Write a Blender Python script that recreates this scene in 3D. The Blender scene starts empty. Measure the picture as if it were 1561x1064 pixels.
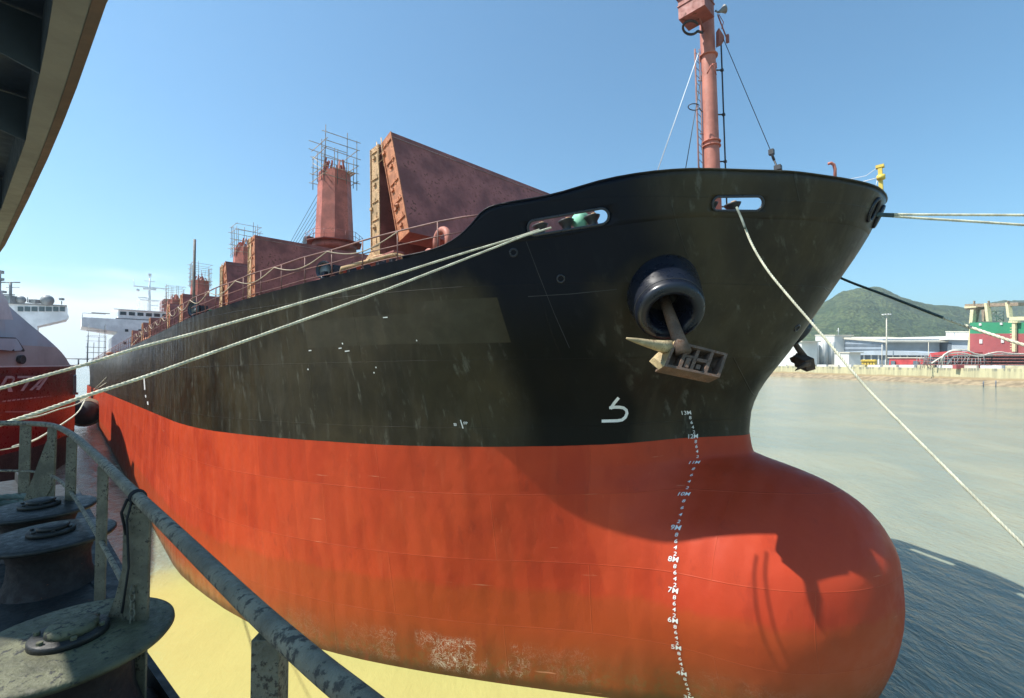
import bpy, bmesh, math, random
import numpy as np
from mathutils import Vector, Matrix, noise
from mathutils.bvhtree import BVHTree
R = math.radians
random.seed(7)
sc = bpy.context.scene
COL = sc.collection

# ------------------------------------------------------------------ camera
CAM_H = 12.43                       # eye height above the water
PITCH = math.atan(21.0/700.0)
F = 700.0                           # focal length in photo pixels (1561 wide)
cam_d = bpy.data.cameras.new('camera')
cam = bpy.data.objects.new('camera', cam_d); COL.objects.link(cam)
cam.location = (0, 0, CAM_H); cam.rotation_euler = (R(90)+PITCH, 0, 0)
cam_d.sensor_width = 36.0; cam_d.lens = 36.0*F/1561.0
cam_d.clip_start = 0.05; cam_d.clip_end = 60000
sc.camera = cam

# ------------------------------------------------------------------ light
SUN_EL, SUN_AZ = 55.0, 260.5        # azimuth clockwise from +Y
sun_dir = Vector((math.sin(R(SUN_AZ))*math.cos(R(SUN_EL)), math.cos(R(SUN_AZ))*math.cos(R(SUN_EL)), math.sin(R(SUN_EL))))
sl = bpy.data.lights.new('sun', 'SUN'); sl.energy = 5.0; sl.angle = R(0.53); sl.color = (1.0, 0.955, 0.88)
so = bpy.data.objects.new('sun', sl); COL.objects.link(so)
so.rotation_euler = sun_dir.to_track_quat('Z', 'Y').to_euler(); so.location = (-60, -10, 90)

w = bpy.data.worlds.new('World'); sc.world = w; w.use_nodes = True
nt = w.node_tree; nt.nodes.clear()
def wn(t): return nt.nodes.new(t)
wo = wn('ShaderNodeOutputWorld'); bg = wn('ShaderNodeBackground'); sky = wn('ShaderNodeTexSky')
sky.sky_type = 'NISHITA'; sky.sun_disc = False
sky.sun_elevation = R(SUN_EL); sky.sun_rotation = R(SUN_AZ)
sky.altitude = 0; sky.air_density = 1.1; sky.dust_density = 0.25; sky.ozone_density = 3.0
bg.inputs['Strength'].default_value = 0.10
# low bank of bright cloud over the left of the horizon
tc = wn('ShaderNodeTexCoord'); sx = wn('ShaderNodeSeparateXYZ'); nt.links.new(tc.outputs['Generated'], sx.inputs[0])
nz = wn('ShaderNodeTexNoise'); nz.inputs['Scale'].default_value = 3.2; nz.inputs['Detail'].default_value = 6
mp = wn('ShaderNodeMapping'); mp.inputs['Scale'].default_value = (1, 1, 4.5)
nt.links.new(tc.outputs['Generated'], mp.inputs[0]); nt.links.new(mp.outputs[0], nz.inputs[0])
def wmath(op, a, b=None, clamp=False):
    n = wn('ShaderNodeMath'); n.operation = op; n.use_clamp = clamp
    for i, v in enumerate((a, b)):
        if v is None: continue
        if isinstance(v, (int, float)): n.inputs[i].default_value = v
        else: nt.links.new(v, n.inputs[i])
    return n.outputs[0]
def wramp(v, a, b):
    n = wn('ShaderNodeMapRange'); n.interpolation_type = 'SMOOTHSTEP'
    nt.links.new(v, n.inputs[0]); n.inputs[1].default_value = a; n.inputs[2].default_value = b
    return n.outputs[0]
el = wmath('ADD', sx.outputs[2], wmath('MULTIPLY', wmath('SUBTRACT', nz.outputs[0], 0.5), -0.16))
m1 = wramp(el, 0.150, 0.085)
m2 = wramp(sx.outputs[0], -0.30, -0.58)
mk = wmath('MULTIPLY', wmath('MULTIPLY', m1, m2), 0.9)
mx = wn('ShaderNodeMixRGB'); nt.links.new(mk, mx.inputs[0]); gr = wn('ShaderNodeMixRGB'); gr.blend_type = 'MULTIPLY'; gr.inputs[0].default_value = 1; gr.inputs[2].default_value = (.70, 1.10, 1.15, 1)
nt.links.new(sky.outputs[0], gr.inputs[1]); nt.links.new(gr.outputs[0], mx.inputs[1])
mx.inputs[2].default_value = (8.6, 9.2, 9.3, 1)
nt.links.new(mx.outputs[0], bg.inputs[0]); nt.links.new(bg.outputs[0], wo.inputs[0])

sc.view_settings.view_transform = 'Standard'; sc.view_settings.look = 'None'
sc.view_settings.exposure = 0.72; sc.view_settings.gamma = 1
sc.render.engine = 'CYCLES'
sc.cycles.max_bounces = 6; sc.cycles.diffuse_bounces = 3; sc.cycles.glossy_bounces = 4

# ------------------------------------------------------------------ view helpers
CF = Vector((0, math.cos(PITCH), math.sin(PITCH))); CU = Vector((0, -math.sin(PITCH), math.cos(PITCH)))
CP = Vector((0, 0, CAM_H))
def ray(px, py):
    return Vector((1, 0, 0))*((px-780.5)/F) + CU*((532-py)/F) + CF
def at(px, py, D): return CP + ray(px, py)*D
def at_z(px, py, z):
    r = ray(px, py); return CP + r*((z-CAM_H)/r.z)

# ------------------------------------------------------------------ mesh helpers
class MB:
    def __init__(s): s.v = []; s.f = []; s.sm = []
    def add(s, vs, fs, smooth=False):
        b = len(s.v); s.v += [Vector(v) for v in vs]
        s.f += [tuple(b+i for i in f) for f in fs]; s.sm += [smooth]*len(fs); return s
    def box(s, c, size, rot=None, taper=1.0):
        hx, hy, hz = size[0]/2, size[1]/2, size[2]/2; c = Vector(c); vs = []
        for z in (-1, 1):
            t = taper if z > 0 else 1
            for x, y in ((-1,-1),(1,-1),(1,1),(-1,1)):
                p = Vector((x*hx*t, y*hy*t, z*hz))
                if rot is not None: p = rot @ p
                vs.append(c+p)
        return s.add(vs, [(0,3,2,1),(4,5,6,7),(0,1,5,4),(1,2,6,5),(2,3,7,6),(3,0,4,7)])
    def beam(s, a, b, wd, ht, up=Vector((0,0,1))):
        a = Vector(a); b = Vector(b); d = (b-a).normalized(); sd = d.cross(Vector(up))
        if sd.length < 1e-4: sd = d.cross(Vector((1,0,0)))
        sd.normalize(); u = sd.cross(d).normalized(); vs = []
        for p in (a, b):
            for x, y in ((-1,-1),(1,-1),(1,1),(-1,1)): vs.append(p+sd*x*wd/2+u*y*ht/2)
        return s.add(vs, [(0,1,2,3),(7,6,5,4),(0,4,5,1),(1,5,6,2),(2,6,7,3),(3,7,4,0)])
    def tube(s, pts, r, n=8, caps=True, closed=False):
        pts = [Vector(p) for p in pts]; m = len(pts)
        rr = r if isinstance(r, (list, tuple)) else [r]*m
        ref = None; vs = []
        for i, p in enumerate(pts):
            if closed: d = pts[(i+1) % m]-pts[i-1]
            else: d = pts[min(i+1, m-1)]-pts[max(i-1, 0)]
            d.normalize()
            if ref is None:
                ref = d.cross(Vector((0,0,1)))
                if ref.length < .05: ref = d.cross(Vector((1,0,0)))
            ref = (ref-d*ref.dot(d)).normalized(); q = d.cross(ref)
            for k in range(n):
                a = 2*math.pi*k/n; vs.append(p+(ref*math.cos(a)+q*math.sin(a))*rr[i])
        fs = []
        for i in range(m if closed else m-1):
            j = (i+1) % m
            for k in range(n):
                l = (k+1) % n; fs.append((i*n+k, i*n+l, j*n+l, j*n+k))
        if caps and not closed:
            fs.append(tuple(range(n-1, -1, -1))); fs.append(tuple((m-1)*n+k for k in range(n)))
        return s.add(vs, fs, True)
    def lathe(s, prof, c=(0,0,0), axis=(0,0,1), n=32, sm=True):
        c = Vector(c); q = Vector(axis).normalized().to_track_quat('Z','Y'); vs = []
        for r, z in prof:
            for k in range(n):
                a = 2*math.pi*k/n; vs.append(c+q @ Vector((r*math.cos(a), r*math.sin(a), z)))
        fs = []
        for i in range(len(prof)-1):
            for k in range(n):
                l = (k+1) % n; fs.append((i*n+k, i*n+l, (i+1)*n+l, (i+1)*n+k))
        if prof[0][0] > 1e-6: fs.append(tuple(range(n-1, -1, -1)))
        if prof[-1][0] > 1e-6: fs.append(tuple((len(prof)-1)*n+k for k in range(n)))
        return s.add(vs, fs, sm)
    def prism(s, poly, vec):
        vec = Vector(vec); n = len(poly); p = [Vector(a) for a in poly]
        vs = p+[a+vec for a in p]
        return s.add(vs, [tuple(range(n-1,-1,-1)), tuple(range(n, 2*n))]+[(i, (i+1) % n, n+(i+1) % n, n+i) for i in range(n)])
    def grid(s, rows, smooth=True, flip=False):
        nr, nc = len(rows), len(rows[0]); vs = [p for r in rows for p in r]; fs = []
        for i in range(nr-1):
            for j in range(nc-1):
                f = (i*nc+j, i*nc+j+1, (i+1)*nc+j+1, (i+1)*nc+j)
                fs.append(f[::-1] if flip else f)
        return s.add(vs, fs, smooth)
    def sphere(s, c, r, nu=12, nv=8, sc3=(1,1,1)):
        c = Vector(c); vs = []; fs = []
        for i in range(nv+1):
            th = math.pi*i/nv
            for k in range(nu):
                a = 2*math.pi*k/nu
                vs.append(c+Vector((math.sin(th)*math.cos(a)*r*sc3[0], math.sin(th)*math.sin(a)*r*sc3[1], math.cos(th)*r*sc3[2])))
        for i in range(nv):
            for k in range(nu):
                l = (k+1) % nu; fs.append((i*nu+k, (i+1)*nu+k, (i+1)*nu+l, i*nu+l))
        return s.add(vs, fs, True)
    def build(s, name, mat, root=None, local=False, bevel=0, label=None, autosm=None):
        """vertices are world coordinates unless local; they are moved into the root's own frame"""
        inv = Matrix.Identity(4)
        if root is not None and not local: inv = MW[root.name].inverted()
        me = bpy.data.meshes.new(name)
        vs = s.v if (root is None or local) else [inv @ v for v in s.v]
        off = Vector((0,0,0))
        if root is None and not local and len(vs):      # a one-mesh thing gets its origin at its base
            c = sum(vs, Vector((0,0,0)))/len(vs); off = Vector((c.x, c.y, min(v.z for v in vs)))
            vs = [v-off for v in vs]
        me.from_pydata([tuple(v) for v in vs], [], s.f)
        me.polygons.foreach_set('use_smooth', s.sm)
        me.update(); me.validate()
        if mat is not None: me.materials.append(mat)
        o = bpy.data.objects.new(name, me); COL.objects.link(o)
        o.location = off
        if root is not None: o.parent = root; MW[o.name] = MW[root.name]
        else: MW[o.name] = Matrix.Translation(off)
        if bevel:
            b = o.modifiers.new('bevel', 'BEVEL'); b.width = bevel; b.segments = 2; b.limit_method = 'ANGLE'; b.harden_normals = False
        if label: o['label'] = label
        return o
MW = {}
def thing(name, label, cat, loc=(0,0,0), group=None, mat4=None):
    o = bpy.data.objects.new(name, None); COL.objects.link(o); o.empty_display_size = .3
    if mat4 is not None: o.matrix_world = mat4; MW[o.name] = mat4.copy()
    else: o.location = loc; MW[o.name] = Matrix.Translation(Vector(loc))
    o['label'] = label; o['category'] = cat
    if group: o['group'] = group
    return o
def tag(o, label, cat, group=None):
    o['label'] = label; o['category'] = cat
    if group: o['group'] = group
    return o
def structure(o): o['kind'] = 'structure'; return o
def share(o, parent, mat4):
    """a copy of a part (shared mesh) under parent, placed by mat4 in the parent's frame"""
    c = o.copy(); COL.objects.link(c); c.parent = parent; c.matrix_local = mat4; return c

# ------------------------------------------------------------------ materials
MATS = {}
class NB:
    def __init__(s, name):
        s.m = bpy.data.materials.new(name); s.m.use_nodes = True; s.t = s.m.node_tree; s.t.nodes.clear()
        s.out = s.n('ShaderNodeOutputMaterial'); s.b = s.n('ShaderNodeBsdfPrincipled')
        s.l(s.b.outputs[0], s.out.inputs[0]); s.tc = s.n('ShaderNodeTexCoord')
    def n(s, t, **k):
        x = s.t.nodes.new(t)
        for a, b in k.items(): setattr(x, a, b)
        return x
    def l(s, a, b): s.t.links.new(a, b)
    def put(s, v, sock):
        if hasattr(v, 'node'): s.l(v, sock)
        else: sock.default_value = v if not isinstance(v, tuple) or len(v) != 3 or sock.type != 'RGBA' else (*v, 1)
    def math(s, op, a, b=0.0, clamp=False):
        x = s.n('ShaderNodeMath', operation=op, use_clamp=clamp); s.put(a, x.inputs[0]); s.put(b, x.inputs[1]); return x.outputs[0]
    def vec(s, scale=(1,1,1), src=None, loc=(0,0,0), rot=(0,0,0)):
        x = s.n('ShaderNodeMapping'); s.l(src or s.tc.outputs['Object'], x.inputs[0])
        x.inputs['Scale'].default_value = scale; x.inputs['Location'].default_value = loc; x.inputs['Rotation'].default_value = rot
        return x.outputs[0]
    def noise(s, scale, detail=5, rough=.55, vec=None, dist=0):
        x = s.n('ShaderNodeTexNoise'); x.inputs['Scale'].default_value = scale; x.inputs['Detail'].default_value = detail
        x.inputs['Roughness'].default_value = rough; x.inputs['Distortion'].default_value = dist
        s.l(vec or s.tc.outputs['Object'], x.inputs['Vector']); return x.outputs[0]
    def ramp(s, v, a, b, lo=0.0, hi=1.0):
        x = s.n('ShaderNodeMapRange', interpolation_type='SMOOTHSTEP'); s.put(v, x.inputs[0])
        x.inputs[1].default_value = a; x.inputs[2].default_value = b; x.inputs[3].default_value = lo; x.inputs[4].default_value = hi
        return x.outputs[0]
    def mix(s, f, a, b, mode='MIX'):
        x = s.n('ShaderNodeMixRGB', blend_type=mode); s.put(f, x.inputs[0]); s.put(a, x.inputs[1]); s.put(b, x.inputs[2]); return x.outputs[0]
    def bump(s, h, strength=.3, dist=.02, prev=None):
        x = s.n('ShaderNodeBump'); x.inputs['Strength'].default_value = strength; x.inputs['Distance'].default_value = dist
        s.put(h, x.inputs['Height'])
        if prev is not None: s.l(prev, x.inputs['Normal'])
        return x.outputs[0]
    def fin(s, color, rough=.5, metal=0.0, normal=None, spec=None):
        s.put(color, s.b.inputs['Base Color']); s.put(rough, s.b.inputs['Roughness']); s.put(metal, s.b.inputs['Metallic'])
        if normal is not None: s.l(normal, s.b.inputs['Normal'])
        if spec is not None: s.b.inputs['Specular IOR Level'].default_value = spec
        return s.m
def paint(name, c, rough=.55, var=.25, rust=0.0, rustc=(.16,.07,.035), sc_=1.0, bump=.25, metal=0.0, stain=None):
    """weathered paint: tonal drift, fine grime, rust that breaks through in patches"""
    if name in MATS: return MATS[name]
    k = NB(name)
    n1 = k.noise(.9*sc_, 6); n2 = k.noise(7*sc_, 6, .65); st = k.noise(5*sc_, 4, .6, k.vec((1,1,.12)))
    dark = tuple(x*(1-var) for x in c); lite = tuple(min(1, x*(1+var*.6)) for x in c)
    col = k.mix(k.ramp(n1, .35, .65), dark, lite)
    col = k.mix(k.math('MULTIPLY', k.ramp(st, .5, .75), var*.9), col, tuple(x*.55 for x in c))
    if rust > 0:
        rr = k.math('ADD', k.math('MULTIPLY', n2, .65), k.math('MULTIPLY', n1, .35))
        t = .66-.28*rust
        rm = k.ramp(rr, t, t+.06)
        col = k.mix(rm, col, k.mix(k.noise(22*sc_), tuple(x*.55 for x in rustc), tuple(x*1.6 for x in rustc)))
    ro = k.ramp(n2, .3, .7, max(.05, rough-.12), min(1, rough+.15))
    MATS[name] = k.fin(col, ro, metal, k.bump(n2, bump, .01)); return MATS[name]
# ================================================================== the carrier's hull: (s aft, off to the near side, k above keel)
N_ = Vector((.716, .697, 0)).normalized(); A_ = Vector((-N_.y, N_.x, 0))
NC = 21.0; TRIM = math.atan(.02)
_o = N_*NC
MS = Matrix.Translation(Vector((_o.x, _o.y, -2.51))) @ Matrix(((A_.x, -N_.x, 0, 0), (A_.y, -N_.y, 0, 0), (0, 0, 1, 0), (0, 0, 0, 1))) @ Matrix.Rotation(TRIM, 4, 'Y')
def SW(s, off, k): return MS @ Vector((s, off, k))
MSI = MS.inverted()

def pchip(xs, ys):
    xs = np.array(xs, float); ys = np.array(ys, float); h = np.diff(xs); d = np.diff(ys)/h
    m = np.zeros(len(xs)); m[0] = d[0]; m[-1] = d[-1]
    for i in range(1, len(xs)-1):
        if d[i-1]*d[i] > 0:
            w1 = 2*h[i]+h[i-1]; w2 = h[i]+2*h[i-1]; m[i] = (w1+w2)/(w1/d[i-1]+w2/d[i])
    def f(x):
        x = min(max(x, xs[0]), xs[-1]); i = min(max(int(np.searchsorted(xs, x))-1, 0), len(xs)-2)
        t = (x-xs[i])/h[i]
        return float((1+2*t)*(1-t)**2*ys[i]+t*(1-t)**2*h[i]*m[i]+t*t*(3-2*t)*ys[i+1]+t*t*(t-1)*h[i]*m[i+1])
    return f
# level: (k, stem position, [(s, half breadth), ...])
AFT = lambda e: [(11.3, 7.9+e), (13.9, 10.3+e), (16.4, 11.9+e), (19.4, 13.2+e*.8), (23.4, 14.6+e*.5), (29.1, 15.8+e*.2), (35, 16.1), (60, 16.1), (190, 16.1)]
_AS = [11.3, 13.9, 16.4, 19.4, 23.4, 29.1, 35]
def LOW(k, B):
    t = max(0, min(1, (k-2.4)/9.7)); lo = [7.25, 9.0, 10.6, 12.3, 14.0, 15.3, 16.0]; hi = [7.9, 10.3, 11.9, 13.2, 14.6, 15.8, 16.1]; d = (k-2.4)*.25 if k < 2.4 else 0
    return [(s_, min(B, l*(1-t)+h*t+d)) for s_, l, h in zip(_AS, lo, hi)]+[(45, B), (60, B), (190, B)]
LEV = [
 (0.2, 4.4, [(5.2,1.6),(6.5,2.6),(8,3.2),(9.5,4.6)]+LOW(.2, 14.9)),
 (1.6, 3.5, [(4.0,1.5),(5,2.6),(6.5,3.7),(7.8,4.2),(9.4,5.5)]+LOW(1.6, 15.6)),
 (3.0, 2.85, [(3.2,1.4),(4,2.7),(5.5,4.0),(7.6,4.65),(9.3,5.9)]+LOW(3, 15.95)),
 (4.6, 2.25, [(2.6,1.5),(3.4,2.9),(5,4.4),(7.6,5.2),(9.3,6.1)]+LOW(4.6, 16.05)),
 (6.3, 1.97, [(2.25,1.5),(3,2.95),(4.5,4.45),(6,5.15),(7.7,5.55),(9.3,6.25)]+LOW(6.3, 16.1)),
 (7.8, 2.03, [(2.3,1.4),(3,2.7),(4.5,4.1),(6,4.85),(7.8,5.35),(9.3,6.2)]+LOW(7.8, 16.1)),
 (8.9, 2.40, [(2.7,1.2),(3.5,2.3),(5,3.6),(6.5,4.45),(7.9,5.0),(9.3,6.05)]+LOW(8.9, 16.1)),
 (9.7, 3.00, [(3.4,1.1),(4.5,2.2),(6,3.3),(8.0,4.25),(9.3,5.8)]+LOW(9.7, 16.1)),
 (10.35, 3.95, [(4.4,.9),(5.6,1.9),(7,2.8),(8.15,3.6),(9.3,5.6)]+LOW(10.35, 16.1)),
 (10.75, 5.0, [(5.4,.75),(6.2,1.5),(7.2,2.3),(8.2,3.1),(9.4,5.5)]+LOW(10.75, 16.1)),
 (11.0, 6.0, [(6.3,.7),(7,1.5),(8.25,2.8),(9.45,5.5)]+LOW(11, 16.1)),
 (11.25, 6.7, [(7.0,.8),(8.3,2.65),(9.5,5.5)]+LOW(11.25, 16.1)),
 (12.1, 6.86, [(7.25,1.0),(8.4,2.75),(9.55,5.6)]+LOW(12.1, 16.1)),
]
SPL = 9.4
QB = [0, .12, .24, .36, .48, .6, .7, .8, .9, 1.0]              # bow columns: s = a+(9.4-a) q^2
QF = [i/26 for i in range(27)]
SA = [10, 10.6, 11.3, 12, 12.6, 13.2, 13.9, 14.8, 15.6, 16.4, 17.4, 18.4, 19.4, 20.6, 22, 23.4, 25, 27, 29.1, 31, 33, 35, 38, 41, 45, 50, 56, 62, 70, 80, 92, 104, 118, 132, 146, 158, 168, 176, 182, 187]
def curve_off(a, pts):
    """half breadth against s, interpolated in sqrt(s-a) so that the nose is round"""
    f = pchip([0]+[math.sqrt(p[0]-a) for p in pts], [0]+[p[1] for p in pts])
    return lambda s: f(math.sqrt(max(0, s-a)))
RIM_A = 1.9
rim = curve_off(RIM_A, [(1.98,.9),(2.25,1.7),(2.8,2.7),(3.5,3.7),(4.5,5.0),(6,7.0),(7.5,8.6),(9.5,10.2),(11.5,11.6),(13.5,12.6),(16.5,13.7),(20.5,14.8),(26,15.7),(33,16.1),(60,16.1),(190,16.1)])
rimk = pchip([1.7, 3.0, 4.0, 5.8, 7.6, 9.3, 11.35, 13], [21.0, 21.15, 21.25, 21.2, 20.95, 20.55, 20.3, 20.1])     # top of the bulwark
deckk = pchip([1.7, 4.0, 5.8, 7.6, 9.3, 11.35, 13, 16.4, 21.5, 28, 38, 53, 70, 190], [19.72, 19.86, 19.82, 19.6, 19.3, 19.15, 19.08, 18.78, 18.45, 18.15, 18.0, 17.9, 17.85, 17.85])
bulk = pchip([1.7, 3.0, 4.0, 5.8, 7.6, 9.3, 10.95, 11.2, 11.6, 12.1, 12.7, 13.4, 14.2], [21.0, 21.15, 21.25, 21.2, 20.95, 20.55, 20.33, 20.2, 19.85, 19.5, 19.25, 19.12, 19.05])
A_UP = pchip([12.1, 12.9, 13.7, 15.6, 17.9, 19.7, 21.05], [6.86, 6.78, 6.5, 5.18, 3.68, 2.55, 1.9])
levk = [l[0] for l in LEV]; leva = [l[1] for l in LEV]
a_low = pchip(levk, leva)
def stem_a(k): return a_low(k) if k <= 12.1 else A_UP(k)
_lc = [curve_off(l[1], l[2]) for l in LEV]
NQ = len(QF); COLS = NQ+len(SA)
def s_of(col, k):
    a = stem_a(k)
    return a+(SPL-a)*QF[col]**1.7 if col < NQ else SA[col-NQ]
_low = []
for c in range(COLS):
    _low.append(pchip(levk, [0 if c == 0 else _lc[i](s_of(c, levk[i])) for i in range(len(LEV))]))
def off_at(col, k):
    if col == 0: return 0.0
    if k <= 12.1: return _low[col](k)
    s = s_of(col, k); a = stem_a(k)
    t = (k-12.1)/(21.05-12.1)
    t = t**1.12
    # blend in the nose-relative frame near the stem, in the fixed frame farther aft
    g = max(0, min(1, (s-a)/14.0)); g = g*g*(3-2*g)
    lo = _lc[-1](s+(6.86-a)*(1-g)); hi = rim(s+(RIM_A-a)*(1-g))
    tt = t*(1-g)+t*g
    stern = 1-.35*max(0, (s-165)/25)**2*max(0, 1-(k/19))
    return (lo*(1-tt)+hi*tt)*stern
def hull_off(s, k):
    """half breadth at a station"""
    if s >= SPL:
        cols = SA; j = max(0, min(len(SA)-2, int(np.searchsorted(SA, s))-1))
        c0, c1 = NQ+j, NQ+j+1; s0, s1 = SA[j], SA[j+1]
        if s < SA[0]: c0, c1, s0, s1 = NQ-1, NQ, SPL, SA[0]
        t = (s-s0)/(s1-s0); return off_at(c0, k)*(1-t)+off_at(c1, k)*t
    a = stem_a(k); q = (max(0, s-a)/(SPL-a))**(1/1.7)*(NQ-1); j = min(int(q), NQ-2); t = q-j
    return off_at(j, k)*(1-t)+off_at(j+1, k)*t
def hull_p(s, k, out=0.0, side=1):
    """point on the shell pushed out along the normal (ship frame)"""
    o = hull_off(s, k)
    if out:
        e = .12; du = Vector((2*e, hull_off(s+e, k)-hull_off(s-e, k), 0)); dv = Vector((0, hull_off(s, k+e)-hull_off(s, k-e), 2*e))
        n = dv.cross(du).normalized()
        if n.y < 0: n = -n
        p = Vector((s, o, k))+n*out
    else: p = Vector((s, o, k))
    p.y *= side; return p
KS = [.2,.6,1.1,1.6,2,2.4,2.8,3.2,3.7,4.2,4.7,5.2,5.7,6.2,6.7,7.2,7.6,8,8.3,8.6,8.9,9.15,9.4,9.6,9.8,10,10.15,10.3,10.42,10.54,10.64,10.74,10.82,10.9,10.97,11.03,11.09,11.15,11.22,11.3,11.45,11.65,11.85,12.1]
def column(col, side):
    pts = [Vector((s_of(col, k), off_at(col, k)*side, k)) for k in KS]
    k1 = deckk(s_of(col, 18.9)); k1 = deckk(s_of(col, k1)); nrow = 18
    for i in range(1, nrow+1):
        k = 12.1+(k1-12.1)*i/nrow; pts.append(Vector((s_of(col, k), off_at(col, k)*side, k)))
    return pts
# ------------------------------------------------------------------ water
def water_mat():
    k = NB('water'); v = k.tc.outputs['Object']
    mp = k.vec((1, 1, 1), rot=(0,0,R(38)))
    big = k.noise(.035, 3, .5); mid = k.noise(.5, 5, .66, k.vec((1,.42,1), rot=(0,0,R(-50)))); fine = k.noise(2.6, 5, .62, k.vec((1,.5,1), rot=(0,0,R(-38)), src=v), .6)
    # silt: slightly browner and yellower clouds in the water
    silt = k.noise(.05, 5, .55, None, .8)
    # brighter yellow beside the near hull: sunlit shallows put into the water colour
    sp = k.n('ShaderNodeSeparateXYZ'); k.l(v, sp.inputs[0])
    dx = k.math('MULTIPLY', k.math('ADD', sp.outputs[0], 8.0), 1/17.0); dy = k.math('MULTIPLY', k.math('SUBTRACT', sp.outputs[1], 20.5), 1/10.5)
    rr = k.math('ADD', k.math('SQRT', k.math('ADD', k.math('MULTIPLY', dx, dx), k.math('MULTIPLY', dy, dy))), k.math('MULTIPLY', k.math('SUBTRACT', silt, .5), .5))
    sunlit_patch = k.ramp(rr, 1.15, .75)
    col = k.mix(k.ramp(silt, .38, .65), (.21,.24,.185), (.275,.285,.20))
    col = k.mix(sunlit_patch, col, k.mix(k.ramp(k.noise(.22, 6, .6, None, 1.2), .35, .65), (.40,.375,.135), (.385,.358,.128)))
    h = k.math('ADD', k.math('ADD', k.math('MULTIPLY', k.noise(.13, 3, .5, k.vec((1,.45,1), rot=(0,0,R(-50)))), 1.6), mid), k.math('MULTIPLY', fine, .28))
    nrm = k.bump(k.math('MULTIPLY', h, k.math('SUBTRACT', 1.0, k.math('MULTIPLY', sunlit_patch, .8))), .8, .42)
    k.b.inputs['IOR'].default_value = 1.333
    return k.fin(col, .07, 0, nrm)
m = MB(); step = [-7000,-4000,-2000,-1000,-500,-250,-120,-60,0,60,120,250,500,1000,2000,4000,7000]
m.grid([[Vector((x, y, 0)) for x in step] for y in [-600,-200,-50,0,50,100,200,400,800,1600,3200,7000]], False)
WATER = structure(m.build('water', water_mat(), local=True))

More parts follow.
